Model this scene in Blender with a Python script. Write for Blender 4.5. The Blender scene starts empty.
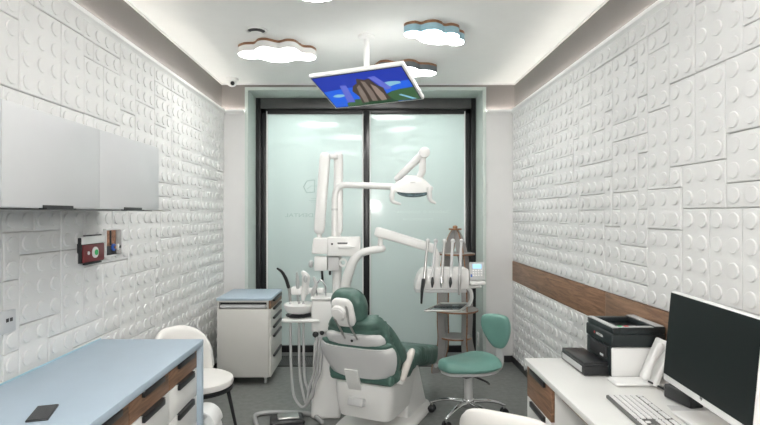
import bpy, bmesh, math, random
from mathutils import Vector, Matrix
R = math.radians
C = bpy.context.scene.collection
FX, CX, CY, EYE = 525.0, 371.0, 214.0, 1.6
WY = 5.68                      # end wall
XL, XR = -1.595, 1.535         # faces of the stud panels
ZC = 3.007                     # ceiling


def P(px, py, Y):
    return Vector(((px - CX) * Y / FX, Y, EYE - (py - CY) * Y / FX))


def PZ(px, py, Z):
    Y = (EYE - Z) * FX / (py - CY)
    return Vector(((px - CX) * Y / FX, Y, Z))


# ------------------------------------------------------------------ materials
def nt(name):
    m = bpy.data.materials.new(name)
    m.use_nodes = True
    n = m.node_tree.nodes
    return m, n, m.node_tree.links, n['Principled BSDF']


def pm(name, col, rough=0.5, metal=0.0, var=0.04, scale=8.0, bump=0.0, bscale=60.0, coat=0.0, stretch=None, spec=0.5):
    m, n, l, b = nt(name)
    b.inputs['Roughness'].default_value = rough
    b.inputs['Metallic'].default_value = metal
    b.inputs['Coat Weight'].default_value = coat
    b.inputs['Specular IOR Level'].default_value = spec
    tc = n.new('ShaderNodeTexCoord')
    mp = n.new('ShaderNodeMapping')
    l.new(tc.outputs['Object'], mp.inputs['Vector'])
    if stretch:
        mp.inputs['Scale'].default_value = stretch
    no = n.new('ShaderNodeTexNoise')
    no.inputs['Scale'].default_value = scale
    no.inputs['Detail'].default_value = 4
    l.new(mp.outputs[0], no.inputs['Vector'])
    cr = n.new('ShaderNodeValToRGB')
    cr.color_ramp.elements[0].position = 0.3
    cr.color_ramp.elements[1].position = 0.7
    cr.color_ramp.elements[0].color = tuple(c * (1 - var) for c in col) + (1,)
    cr.color_ramp.elements[1].color = tuple(min(1, c * (1 + var)) for c in col) + (1,)
    l.new(no.outputs['Fac'], cr.inputs[0])
    l.new(cr.outputs[0], b.inputs['Base Color'])
    if bump:
        n2 = n.new('ShaderNodeTexNoise')
        n2.inputs['Scale'].default_value = bscale
        l.new(mp.outputs[0], n2.inputs['Vector'])
        bp = n.new('ShaderNodeBump')
        bp.inputs['Strength'].default_value = bump
        bp.inputs['Distance'].default_value = 0.01
        l.new(n2.outputs['Fac'], bp.inputs['Height'])
        l.new(bp.outputs[0], b.inputs['Normal'])
    return m


def wood(name, dark, light, axis):
    m, n, l, b = nt(name)
    b.inputs['Roughness'].default_value = 0.45
    tc = n.new('ShaderNodeTexCoord')
    mp = n.new('ShaderNodeMapping')
    s = [26, 26, 26]
    s['xyz'.index(axis)] = 2.2
    mp.inputs['Scale'].default_value = s
    l.new(tc.outputs['Object'], mp.inputs['Vector'])
    no = n.new('ShaderNodeTexNoise')
    no.inputs['Scale'].default_value = 1.6
    no.inputs['Detail'].default_value = 8
    no.inputs['Roughness'].default_value = 0.65
    no.inputs['Distortion'].default_value = 0.7
    l.new(mp.outputs[0], no.inputs['Vector'])
    cr = n.new('ShaderNodeValToRGB')
    e = cr.color_ramp.elements
    e[0].position = 0.32
    e[1].position = 0.68
    e[0].color = dark + (1,)
    e[1].color = light + (1,)
    l.new(no.outputs['Fac'], cr.inputs[0])
    l.new(cr.outputs[0], b.inputs['Base Color'])
    return m


def emit(name, col, s):
    m, n, l, b = nt(name)
    b.inputs['Base Color'].default_value = col + (1,)
    b.inputs['Emission Color'].default_value = col + (1,)
    b.inputs['Emission Strength'].default_value = s
    return m


M = {}
M['panel'] = pm('white_stud_panel', (.67, .67, .665), .75, var=.015)
M['paint'] = pm('white_paint', (.68, .675, .67), .7, var=.015)
M['ceil'] = pm('ceiling_paint', (.86, .865, .85), .8, var=.01)
M['band'] = pm('taupe_paint', (.24, .22, .21), .75, var=.02)
M['trim'] = pm('white_trim', (.82, .82, .81), .5, var=.01)
M['reveal'] = pm('pale_green_grey', (.56, .62, .59), .5, var=.02)
M['black'] = pm('black_frame', (.012, .012, .013), .28, var=.1)
M['header'] = pm('dark_grey_metal', (.10, .10, .10), .3, metal=.3, var=.1)
M['skirt'] = pm('dark_skirting', (.03, .03, .032), .5)
M['floor'] = pm('grey_vinyl', (.165, .172, .164), .42, var=.16, scale=22, bump=.04, bscale=160)
M['grille'] = pm('grille_metal', (.10, .10, .10), .35, metal=.7)
M['wood_y'] = wood('brown_oak', (.12, .062, .034), (.35, .20, .12), 'y')
M['wood_x'] = wood('brown_oak_short', (.12, .062, .034), (.35, .20, .12), 'x')
M['ply'] = wood('plywood_edge', (.16, .065, .03), (.36, .19, .10), 'x')
M['blue'] = pm('blue_laminate', (.40, .49, .575), .42, var=.02)
M['cab'] = pm('light_grey_lacquer', (.53, .54, .55), .4, var=.01)
M['cabw'] = pm('white_lacquer', (.74, .74, .72), .4, var=.01)
M['cart'] = pm('warm_white_lacquer', (.60, .59, .56), .4, var=.01)
M['dent'] = pm('dental_white', (.74, .735, .72), .28, var=.015, coat=.2)
M['dentg'] = pm('dental_grey', (.56, .56, .56), .35, var=.015)
M['pale'] = pm('pale_grey_plastic', (.46, .47, .47), .4)
M['green'] = pm('dark_green_vinyl', (.058, .118, .097), .42, var=.18, scale=14, bump=1.0, bscale=13)
M['green2'] = pm('smooth_green_vinyl', (.060, .128, .104), .40, var=.08, scale=10, bump=.2, bscale=14)
M['teal'] = pm('teal_vinyl', (.165, .335, .29), .35, var=.05)
M['chrome'] = pm('chrome', (.75, .75, .76), .12, metal=1.0, var=.02)
M['steel'] = pm('brushed_steel', (.50, .49, .48), .3, metal=.9, var=.04)
M['blk'] = pm('black_plastic', (.016, .017, .019), .32, var=.1)
M['blkm'] = pm('black_matte', (.022, .022, .024), .6, var=.1)
M['prn'] = pm('printer_dark', (.012, .018, .020), .38, var=.1)
M['hose'] = pm('grey_hose', (.36, .36, .36), .5)
M['seatw'] = pm('white_leatherette', (.78, .76, .73), .4, var=.015)
M['arm'] = pm('beige_leatherette', (.58, .54, .50), .45, var=.02)
M['plast'] = pm('white_plastic', (.76, .76, .75), .35, var=.01)
M['key'] = pm('white_keys', (.74, .74, .74), .5)
M['kbd'] = pm('grey_keyboard_base', (.11, .11, .105), .5)
M['matg'] = pm('grey_mat', (.55, .55, .55), .6)
M['scr'] = pm('dark_screen', (.005, .009, .009), .45, var=.1, spec=.22)
M['phone'] = pm('phone_glass', (.02, .02, .022), .15, var=.1)
M['red'] = pm('dark_red_plastic', (.17, .018, .022), .4)
M['redl'] = pm('red_mark', (.6, .03, .03), .4)
M['grn'] = pm('green_mark', (.03, .45, .12), .4)
M['navy'] = pm('blue_plastic', (.03, .09, .35), .4)
M['lblue'] = pm('cloud_blue', (.34, .54, .63), .5, var=.03)
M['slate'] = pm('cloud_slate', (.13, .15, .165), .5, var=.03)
M['fin'] = pm('grey_board', (.30, .29, .28), .5, var=.05)
M['brick'] = pm('bare_brick', (.25, .13, .08), .9, var=.6, scale=40)
M['concrete'] = pm('grey_plaster', (.38, .37, .36), .9, var=.1)
M['lit'] = emit('lamp_diffuser', (1.0, .985, .955), 9.0)
M['led'] = emit('led_strip', (1.0, .96, .90), 5.0)
M['corr'] = emit('corridor_lamp', (1.0, 1.0, .97), 34.0)
M['globe'] = emit('flash_stand_in_glow', (1.0, .98, .95), 70.0)  # glow of the added globe that replaces the camera flash
M['lcd'] = emit('lcd_blue', (.28, .52, .85), .32)
M['lens'] = pm('lamp_glass', (.07, .10, .11), .10, var=.6, scale=30)
M['decal'] = pm('glass_lettering', (.42, .52, .50), .4)
M['decall'] = pm('pale_lettering', (.66, .74, .72), .4)

# frosted glass: film on glass, lets the corridor light through
m, n, l, b = nt('frosted_film_glass')
b.inputs['Base Color'].default_value = (.57, .63, .625, 1)
b.inputs['Roughness'].default_value = .07
b.inputs['Specular IOR Level'].default_value = .6
tr = n.new('ShaderNodeBsdfTranslucent')
no = n.new('ShaderNodeTexNoise')
no.inputs['Scale'].default_value = 2.0
cr = n.new('ShaderNodeValToRGB')
cr.color_ramp.elements[0].color = (.66, .74, .725, 1)
cr.color_ramp.elements[1].color = (.71, .785, .77, 1)
l.new(no.outputs['Fac'], cr.inputs[0])
l.new(cr.outputs[0], tr.inputs['Color'])
mx = n.new('ShaderNodeMixShader')
mx.inputs[0].default_value = .45
l.new(b.outputs[0], mx.inputs[1])
l.new(tr.outputs[0], mx.inputs[2])
l.new(mx.outputs[0], n['Material Output'].inputs['Surface'])
M['glass'] = m


# ------------------------------------------------------------------ mesh builder
def catmull(pts, sub, closed=False):
    pts = [Vector(p) for p in pts]
    N = len(pts)
    out = []
    rng = N if closed else N - 1
    for i in range(rng):
        if closed:
            p0, p1, p2, p3 = pts[(i - 1) % N], pts[i], pts[(i + 1) % N], pts[(i + 2) % N]
        else:
            p1, p2 = pts[i], pts[i + 1]
            p0 = pts[i - 1] if i else p1 * 2 - p2
            p3 = pts[i + 2] if i + 2 < N else p2 * 2 - p1
        for k in range(sub):
            t = k / sub
            out.append(.5 * ((2 * p1) + (p2 - p0) * t + (2 * p0 - 5 * p1 + 4 * p2 - p3) * t * t + (3 * p1 - p0 - 3 * p2 + p3) * t ** 3))
    if not closed:
        out.append(pts[-1])
    return out


class MB:
    def __init__(s):
        s.v = []; s.f = []; s.m = []; s.mi = 0

    def add(s, vs, fs):
        o = len(s.v)
        s.v += [Vector(x) for x in vs]
        s.f += [tuple(i + o for i in f) for f in fs]
        s.m += [s.mi] * len(fs)
        return s

    def bm(s, bm, mat=None):
        bm.verts.index_update()
        return s.add([(mat @ v.co) if mat else v.co.copy() for v in bm.verts], [[v.index for v in f.verts] for f in bm.faces])

    def box(s, c, size, bev=0.0, rot=None, seg=2, taper=None):
        bm = bmesh.new()
        bmesh.ops.create_cube(bm, size=1)
        for v in bm.verts:
            tx = ty = 1
            if taper and v.co.z > 0:
                tx, ty = taper
            v.co = Vector((v.co.x * size[0] * tx, v.co.y * size[1] * ty, v.co.z * size[2]))
        if bev:
            bmesh.ops.bevel(bm, geom=bm.edges[:], offset=min(bev, min(size) * .48), segments=seg, profile=.5, affect='EDGES')
        mt = Matrix.Translation(Vector(c))
        if rot is not None:
            mt = mt @ (rot.to_4x4() if isinstance(rot, Matrix) else Matrix.Rotation(rot, 4, 'Z'))
        s.bm(bm, mt); bm.free()
        return s

    def b2(s, a, b, bev=0.0, seg=2):
        a = Vector(a); b = Vector(b)
        return s.box((a + b) / 2, [abs(x) for x in (b - a)], bev, seg=seg)

    def lathe(s, prof, org, axis=(0, 0, 1), seg=24, cap=True, sx=1.0):
        ax = Vector(axis).normalized()
        q = Vector((0, 0, 1)).rotation_difference(ax).to_matrix()
        org = Vector(org)
        vs = []; fs = []
        k = len(prof)
        for i in range(seg):
            a = 2 * math.pi * i / seg
            for r, z in prof:
                vs.append(org + q @ Vector((r * math.cos(a) * sx, r * math.sin(a), z)))
        for i in range(seg):
            j = (i + 1) % seg
            for t in range(k - 1):
                fs.append((i * k + t, j * k + t, j * k + t + 1, i * k + t + 1))
        if cap:
            fs.append([i * k for i in range(seg)][::-1])
            fs.append([i * k + k - 1 for i in range(seg)])
        return s.add(vs, fs)

    def cyl(s, p0, p1, r0, r1=None, seg=20, bev=.0):
        p0 = Vector(p0); p1 = Vector(p1)
        r1 = r0 if r1 is None else r1
        L = (p1 - p0).length
        pr = [(r0, 0), (r1, L)]
        if bev:
            pr = [(r0 - bev, 0), (r0 - bev * .3, bev * .3), (r0, bev), (r1, L - bev), (r1 - bev * .3, L - bev * .3), (r1 - bev, L)]
        return s.lathe(pr, p0, p1 - p0, seg)

    def tube(s, pts, r, seg=12, sub=6, smooth=True, round_end=True, sc=(1, 1)):
        pp = catmull(pts, sub) if smooth and len(pts) > 2 else [Vector(p) for p in pts]
        N = len(pp)
        if isinstance(r, (list, tuple)):
            rr = []
            for i in range(N):
                t = i / (N - 1) * (len(r) - 1)
                k = min(int(t), len(r) - 2)
                rr.append(r[k] + (r[k + 1] - r[k]) * (t - k))
        else:
            rr = [r] * N
        T = [(pp[min(i + 1, N - 1)] - pp[max(i - 1, 0)]).normalized() for i in range(N)]
        up = Vector((0, 0, 1)) if abs(T[0].z) < .9 else Vector((0, 1, 0))
        nn = (up - T[0] * up.dot(T[0])).normalized()
        rings = []
        for i in range(N):
            nn = (nn - T[i] * nn.dot(T[i])).normalized()
            bb = T[i].cross(nn)
            rings.append((pp[i], rr[i], nn.copy(), bb))
        if round_end:
            p, q, a, bb = rings[0]
            pre = [(p - T[0] * q * math.sin(w), q * math.cos(w), a, bb) for w in (1.35, .9, .45)]
            p, q, a, bb = rings[-1]
            post = [(p + T[-1] * q * math.sin(w), q * math.cos(w), a, bb) for w in (.45, .9, 1.35)]
            rings = pre + rings + post
        secs = []
        for p, q, a, bb in rings:
            secs.append([p + (a * math.cos(2 * math.pi * k / seg) * sc[0] + bb * math.sin(2 * math.pi * k / seg) * sc[1]) * q for k in range(seg)])
        return s.loft(secs)

    def loft(s, secs, cap=True, closed=True):
        k = len(secs[0])
        vs = [p for q in secs for p in q]
        fs = []
        for i in range(len(secs) - 1):
            for j in range(k if closed else k - 1):
                j2 = (j + 1) % k
                fs.append((i * k + j, i * k + j2, (i + 1) * k + j2, (i + 1) * k + j))
        if cap and closed:
            fs.append(list(range(k))[::-1])
            fs.append([(len(secs) - 1) * k + j for j in range(k)])
        return s.add(vs, fs)

    def prism(s, out, org, u, v, depth, bev=0.0, mats=None):
        """outline (2D) in plane org+u*x+v*y, extruded by depth along u x v"""
        org = Vector(org); u = Vector(u).normalized(); v = Vector(v).normalized()
        n_ = u.cross(v)
        bm = bmesh.new()
        vs = [bm.verts.new(org + u * x + v * y) for x, y in out]
        f = bm.faces.new(vs)
        ex = bmesh.ops.extrude_face_region(bm, geom=[f])
        for e in ex['geom']:
            if isinstance(e, bmesh.types.BMVert):
                e.co += n_ * depth
        bmesh.ops.recalc_face_normals(bm, faces=bm.faces[:])
        if bev:
            es = [e for e in bm.edges if len(e.link_faces) == 2 and e.calc_face_angle(0) > .6]
            bmesh.ops.bevel(bm, geom=es, offset=bev, segments=2, profile=.5, affect='EDGES')
        bm.normal_update()
        if mats:
            bm.verts.index_update()
            o = len(s.v)
            s.v += [x.co.copy() for x in bm.verts]
            for q in bm.faces:
                s.f.append(tuple(o + x.index for x in q.verts))
                s.m.append(mats[0] if abs(q.normal.dot(n_)) > .7 else mats[1])
        else:
            s.bm(bm)
        bm.free()
        return s

    def ell(s, c, r, rot=None, e=1.0, nu=28, nv=16):
        vs = []; fs = []
        c = Vector(c)
        pw = lambda x: math.copysign(abs(x) ** e, x)
        for i in range(nv + 1):
            a = -math.pi / 2 + math.pi * i / nv
            for j in range(nu):
                bq = 2 * math.pi * j / nu
                p = Vector((r[0] * pw(math.cos(a)) * pw(math.cos(bq)), r[1] * pw(math.cos(a)) * pw(math.sin(bq)), r[2] * pw(math.sin(a))))
                vs.append(c + (rot @ p if rot else p))
        for i in range(nv):
            for j in range(nu):
                fs.append((i * nu + j, i * nu + (j + 1) % nu, (i + 1) * nu + (j + 1) % nu, (i + 1) * nu + j))
        return s.add(vs, fs)

    def build(s, name, mat, parent=None, ang=38, sub=0, fix=True):
        me = bpy.data.meshes.new(name)
        me.from_pydata([tuple(x) for x in s.v], [], s.f)
        mats = mat if isinstance(mat, (list, tuple)) else [mat]
        for q in mats:
            me.materials.append(M[q] if isinstance(q, str) else q)
        me.polygons.foreach_set('material_index', [min(i, len(mats) - 1) for i in s.m])
        if fix:
            bm = bmesh.new(); bm.from_mesh(me)
            bmesh.ops.remove_doubles(bm, verts=bm.verts[:], dist=1e-6)
            bmesh.ops.recalc_face_normals(bm, faces=bm.faces[:])
            bm.to_mesh(me); bm.free()
        me.polygons.foreach_set('use_smooth', [True] * len(me.polygons))
        me.set_sharp_from_angle(angle=R(ang))
        o = bpy.data.objects.new(name, me)
        C.objects.link(o)
        if parent is not None:
            o.parent = parent
        if sub:
            md = o.modifiers.new('sub', 'SUBSURF'); md.levels = sub; md.render_levels = sub
        return o


def thing(name, label, cat, loc=(0, 0, 0), rz=0.0, group=None):
    o = bpy.data.objects.new(name, None)
    C.objects.link(o)
    o.empty_display_size = .1
    o.location = loc; o.rotation_euler = (0, 0, rz)
    tag(o, label, cat, group)
    return o


def tag(o, label, cat, group=None):
    o['label'] = label; o['category'] = cat
    if group:
        o['group'] = group
    return o


def struct(o):
    o['kind'] = 'structure'
    return o


def copy_tree(o, parent=None):
    c = o.copy(); C.objects.link(c)
    if parent is not None:
        c.parent = parent
    for ch in list(o.children):
        copy_tree(ch, c)
    return c


class At:
    """parts given in world coordinates, hung under an unrotated empty"""
    def __init__(s, root): s.r = root
    def __call__(s, mb, name, mat, parent=None, **k):
        off = s.r.location if parent is None else None
        o = mb.build(name, mat, parent or s.r, **k)
        base = Vector(s.r.location)
        o.data.transform(Matrix.Translation(-base))
        return o


def text_mesh(body, size, mirror=False, extrude=.0004):
    cu = bpy.data.curves.new('t', 'FONT')
    cu.body = body; cu.size = size; cu.align_x = 'CENTER'; cu.extrude = extrude
    ob = bpy.data.objects.new('t', cu)
    C.objects.link(ob)
    bpy.context.view_layer.update()
    me = bpy.data.meshes.new_from_object(ob.evaluated_get(bpy.context.evaluated_depsgraph_get()))
    C.objects.unlink(ob); bpy.data.objects.remove(ob)
    vs = [Vector((-v.co.x if mirror else v.co.x, v.co.y, v.co.z)) for v in me.vertices]
    fs = [tuple(p.vertices) for p in me.polygons]
    bpy.data.meshes.remove(me)
    return vs, fs


# ------------------------------------------------------------------ setting
REAR = -1.25
XLo, XRo = XL - .02, XR + .02
struct(MB().b2((XLo - .1, REAR - .1, -.1), (XRo + .1, 7.6, 0)).build('floor', 'floor'))
struct(MB().b2((XLo - .1, REAR - .1, ZC), (XRo + .1, WY + .4, ZC + .1)).build('ceiling', 'ceil'))
ZP = .88 + 17 * .1065        # top of the stud panels
for side, x0, x1 in (('left', XLo - .1, XLo), ('right', XRo, XRo + .1)):
    w = MB().b2((x0, REAR - .1, 0), (x1, WY + .4, ZP + .02))
    w.mi = 1
    w.b2((x0, REAR - .1, ZP + .02), (x1, WY + .4, ZC))
    struct(w.build('wall_' + side, ['paint', 'band']))
struct(MB().b2((XLo - .1, REAR - .1, 0), (XRo + .1, REAR, ZC)).build('wall_rear', 'paint'))
# end wall with the opening
OX0, OX1, OZ, GY = -1.342, 1.223, 2.950, 6.05
w = MB()
for a, b_ in (((XLo, 0), (OX0, ZP + .02)), ((OX1, 0), (XRo, ZP + .02))):
    w.b2((a[0], WY, a[1]), (b_[0], WY + .38, b_[1]))
w.mi = 1
w.b2((XLo, WY, ZP + .02), (OX0, WY + .38, ZC)); w.b2((OX1, WY, ZP + .02), (XRo, WY + .38, ZC))
w.b2((OX0, WY, OZ), (OX1, WY + .38, ZC))
struct(w.build('wall_end', ['paint', 'band']))
# pale lining of the deep opening
w = MB()
w.b2((OX0, WY - .012, 0), (OX0 + .014, GY + .02, OZ)); w.b2((OX1 - .014, WY - .012, 0), (OX1, GY + .02, OZ))
w.b2((OX0, WY - .012, OZ - .014), (OX1, GY + .02, OZ))
# narrow architrave on the wall
w.b2((OX0 - .02, WY - .014, 0), (OX0, WY, OZ + .02)); w.b2((OX1, WY - .014, 0), (OX1 + .02, WY, OZ + .02)); w.b2((OX0, WY - .014, OZ), (OX1, WY, OZ + .02))
struct(w.build('trim_1', 'reveal'))
# skirting
struct(MB().b2((XLo, 3.1, 0), (XL + .012, WY, .07), .003).build('baseboard_left', 'skirt'))
struct(MB().b2((XR - .012, REAR, 0), (XRo, WY, .07), .003).build('baseboard_right', 'skirt'))
w = MB().b2((XLo, WY - .014, 0), (OX0 - .02, WY, .07), .003)
w.b2((OX1 + .02, WY - .014, 0), (XRo, WY, .07), .003)
struct(w.build('baseboard_end', 'skirt'))


# cove mouldings with LED behind them
def cove(name, a, b_, nrm):
    a = Vector(a); b_ = Vector(b_); nv = Vector(nrm)
    prof = [(0, -.012), (.016, -.012), (.030, .004), (.044, .012), (.044, .036), (.036, .036), (.036, .020), (0, .020)]
    mb = MB()
    mb.loft([[p + nv * x + Vector((0, 0, z)) for x, z in prof] for p in (a, b_)])
    o = struct(mb.build(name, 'trim', ang=20))
    q = MB().loft([[p + nv * x + Vector((0, 0, z)) for x, z in ((.006, .021), (.026, .021), (.026, .027), (.006, .027))] for p in (a, b_)])
    q.build('led_strip', 'led', o)
    return o


cove('trim_2', (XLo, REAR, ZP), (XLo, WY, ZP), (1, 0, 0))
cove('trim_3', (XRo, WY, ZP), (XRo, REAR, ZP), (-1, 0, 0))
cove('trim_4', (XLo + .045, WY, ZP), (OX0 - .02, WY, ZP), (0, -1, 0))
cove('trim_5', (OX1 + .02, WY, ZP), (XRo - .045, WY, ZP), (0, -1, 0))
# thin white bead along the ceiling
w = MB().b2((XLo, REAR, ZC - .012), (XLo + .014, WY, ZC)).b2((XRo - .014, REAR, ZC - .012), (XRo, WY, ZC)).b2((XLo, WY - .014, ZC - .012), (XRo, WY, ZC))
struct(w.build('trim_6', 'trim'))


# stud panels: interlocking boards with round studs
def tiling(nc, nr, seed, blocked):
    rnd = random.Random(seed)
    g = [[None] * nr for _ in range(nc)]
    sizes = [(2, 4), (2, 3), (3, 2), (4, 2), (2, 2), (3, 3), (4, 1), (3, 1), (2, 1), (1, 3), (1, 2), (3, 4)]
    wt = [6, 5, 5, 5, 4, 3, 3, 3, 1, 1, 1, 3]
    out = []
    for r in range(nr):
        for c in range(nc):
            if g[c][r] or blocked(c, r):
                continue
            done = False
            for _ in range(14):
                a, h = rnd.choices(sizes, wt)[0]
                if c + a <= nc and r + h <= nr and all(not g[i][j] and not blocked(i, j) for i in range(c, c + a) for j in range(r, r + h)):
                    done = True; break
            if not done:
                a = h = 1
                if c + 1 < nc and not g[c + 1][r] and not blocked(c + 1, r):
                    a = 2
            for i in range(c, c + a):
                for j in range(r, r + h):
                    g[i][j] = 1
            out.append((c, r, a, h, rnd.choice((0, .001, .002, .0035, .005))))
    return out


PIT = .1065


def panels(name, x, sgn, seed, blocked):
    nc = int((WY - REAR) / PIT)
    nr = 25
    z0 = .88 - 8 * PIT
    vs = []; fs = []
    SEG = 20
    for c, r, a, h, d in tiling(nc, nr, seed, blocked):
        y1 = WY - c * PIT; y0 = y1 - a * PIT
        za = z0 + r * PIT; zb = za + h * PIT
        g = .0018; bv = .004; t = .006 + d
        o = len(vs)
        for dx, e in ((-.012, g), (t - bv, g), (t, g + bv)):
            X = x + sgn * (dx - .006)
            vs += [(X, y0 + e, za + e), (X, y1 - e, za + e), (X, y1 - e, zb - e), (X, y0 + e, zb - e)]
        for k in range(2):
            for j in range(4):
                q = (o + k * 4 + j, o + k * 4 + (j + 1) % 4, o + k * 4 + 4 + (j + 1) % 4, o + k * 4 + 4 + j)
                fs.append(q)
        fs.append((o + 8, o + 9, o + 10, o + 11))
        for i in range(a):
            for j in range(h):
                cy = y1 - (i + .5) * PIT; cz = za + (j + .5) * PIT
                o = len(vs)
                for rr, dx in ((.0345, 0), (.0338, .0062), (.0315, .0078)):
                    X = x + sgn * (t + dx - .006)
                    for k in range(SEG):
                        w = 2 * math.pi * k / SEG
                        vs.append((X, cy + rr * math.cos(w), cz + rr * math.sin(w)))
                for q in range(2):
                    for k in range(SEG):
                        k2 = (k + 1) % SEG
                        fs.append((o + q * SEG + k, o + q * SEG + k2, o + (q + 1) * SEG + k2, o + (q + 1) * SEG + k))
                fs.append([o + 2 * SEG + k for k in range(SEG)])
    me = bpy.data.meshes.new(name)
    me.from_pydata(vs, [], fs)
    me.materials.append(M['panel'])
    bm = bmesh.new(); bm.from_mesh(me)
    if sgn < 0:
        pass
    bmesh.ops.recalc_face_normals(bm, faces=bm.faces[:])
    bm.to_mesh(me); bm.free()
    me.polygons.foreach_set('use_smooth', [True] * len(me.polygons))
    me.set_sharp_from_angle(angle=R(30))
    o = bpy.data.objects.new(name, me); C.objects.link(o)
    return struct(o)


def blk_left(c, r):            # the open niche in the left wall
    return False


panels('wall_left_panels', XL, 1, 7, blk_left)
panels('wall_right_panels', XR, -1, 23, lambda c, r: r in (8, 9))
# oak strip in the right wall: butted boards
w = MB()
ys = [WY, 3.43, 1.2, REAR]
for i in range(3):
    w.b2((XRo, ys[i + 1] + .001, .882), (XR - .006, ys[i] - .001, .882 + 2 * PIT - .004), .002)
struct(w.build('trim_7', 'wood_y'))

# glazed sliding partition: frame, two film covered panes
win = struct(bpy.data.objects.new('window_1', None)); C.objects.link(win); win.location = (0, GY, 0)
A = At(win)
gx0, gx1 = OX0 + .014, OX1 - .014
px = lambda p, Y=GY: (p - CX) * Y / FX
f = MB()
f.b2((gx0, GY, 0), (gx0 + .055, GY + .10, OZ - .014), .003)
f.b2((gx1 - .055, GY, 0), (gx1, GY + .10, OZ - .014), .003)
f.b2((gx0 + .055, GY + .03, .05), (gx0 + .115, GY + .09, OZ - .1), .003)
f.b2((gx1 - .115, GY + .03, .05), (gx1 - .055, GY + .09, OZ - .1), .003)
f.b2((gx0, GY + .02, 0), (gx1, GY + .09, .075), .003)
f.b2((gx0 + .05, GY + .03, OZ - .19), (gx1 - .05, GY + .09, OZ - .13), .003)
A(f, 'frame', 'black')
A(MB().b2((gx0 + .055, GY - .004, OZ - .135), (gx1 - .055, GY + .06, OZ - .016), .004), 'header', 'header')
f = MB().b2((px(363.5), GY + .015, .07), (px(369.5), GY + .085, OZ - .15), .004)
A(f, 'mullion', 'black')
f = MB().b2((px(363.5) - .014, GY + .03, .07), (px(363.5) - .001, GY + .075, OZ - .16), .002)
f.b2((px(369.5) + .001, GY + .03, .07), (px(369.5) + .012, GY + .075, OZ - .16), .002)
f.b2((gx0 + .116, GY + .028, .07), (gx0 + .128, GY + .075, OZ - .16), .002)
f.b2((gx1 - .128, GY + .028, .07), (gx1 - .116, GY + .075, OZ - .16), .002)
A(f, 'glazing_bead', 'trim')
PY = GY + .055
p1 = A(MB().b2((gx0 + .12, PY, .06), (px(364), PY + .008, OZ - .15)), 'pane', 'glass')
p2 = A(MB().b2((px(369), PY, .06), (gx1 - .12, PY + .008, OZ - .15)), 'pane', 'glass')


def lettering(body, pxc, pyb, hpx, wpx, mat, parent, mirror=True):
    vs, fs = text_mesh(body, 1.0, mirror)
    x0 = min(v.x for v in vs); x1 = max(v.x for v in vs); h = max(v.y for v in vs)
    k = PY / FX
    sx = wpx * k / (x1 - x0); sy = hpx * k / h
    mb = MB(); c = P(pxc, pyb, PY)
    mb.add([(c.x + (v.x - (x0 + x1) / 2) * sx, PY - .0008 + v.z * .3, c.z + v.y * sy) for v in vs], fs)
    return A(mb, 'lettering', mat, parent, fix=False)


lettering('DENTAL', 299, 217, 3.6, 28, 'decal', p1)
lettering('Забота о здоровье', 421, 213, 3.0, 57, 'decall', p2)
lettering('стоматология', 418, 220.5, 2.2, 30, 'decall', p2)
mb = MB()
hexa = [(303.5, 186.5), (307, 181), (314.5, 180), (314.5, 192), (306.5, 192.5)]
for i in range(5):
    a, b_ = P(*hexa[i], PY), P(*hexa[(i + 1) % 5], PY)
    mb.tube([a + Vector((0, -.001, 0)), b_ + Vector((0, -.001, 0))], .004, 6, smooth=False)
for q in ((307, 189, 311, 186), (311, 186, 318, 186), (309, 200.5, 318, 200.5), (311, 202, 318, 202), (311, 198.5, 318, 198.5)):
    mb.tube([P(q[0], q[1], PY - .001), P(q[2], q[3], PY - .001)], .002, 6, smooth=False)
A(mb, 'emblem', 'decal', p1)

# corridor beyond the glass
w = MB().b2((XLo - .1, 7.5, 0), (XRo + .1, 7.6, ZC)).b2((XLo - .1, WY + .4, 0), (XLo, 7.5, ZC)).b2((XRo, WY + .4, 0), (XRo + .1, 7.5, ZC))
w.b2((XLo - .1, WY + .4, ZC), (XRo + .1, 7.6, ZC + .1))
w.b2((XLo, WY + .40, OZ), (XRo, WY + .50, ZC))
struct(w.build('wall_corridor', 'paint'))
for i, (x, sz) in enumerate(((-.75, .62), (.62, .46))):
    t = thing('ceiling_light', 'corridor ceiling light glowing behind the ' + ('left' if i == 0 else 'right') + ' frosted glass pane', 'ceiling light', (x, 6.75, ZC), group='corridor lights behind the frosted glass')
    A_ = At(t)
    A_(MB().b2((x - sz / 2, 6.6, ZC - .05), (x + sz / 2, 6.9, ZC), .005), 'housing', 'trim')
    A_(MB().b2((x - sz / 2 + .02, 6.62, ZC - .056), (x + sz / 2 - .02, 6.88, ZC - .051)), 'diffuser', 'corr')

# trench heater grille along the glass
o = MB()
o.b2((-1.2, 5.50, .0), (1.15, 5.52, .012)); o.b2((-1.2, 5.86, .0), (1.15, 5.88, .012))
for i in range(118):
    x = -1.2 + i * .02
    o.b2((x, 5.52, .0), (x + .009, 5.86, .011))
tag(o.build('floor_grille', 'grille', fix=False), 'dark slatted floor grille along the foot of the glass partition', 'grille')
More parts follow.
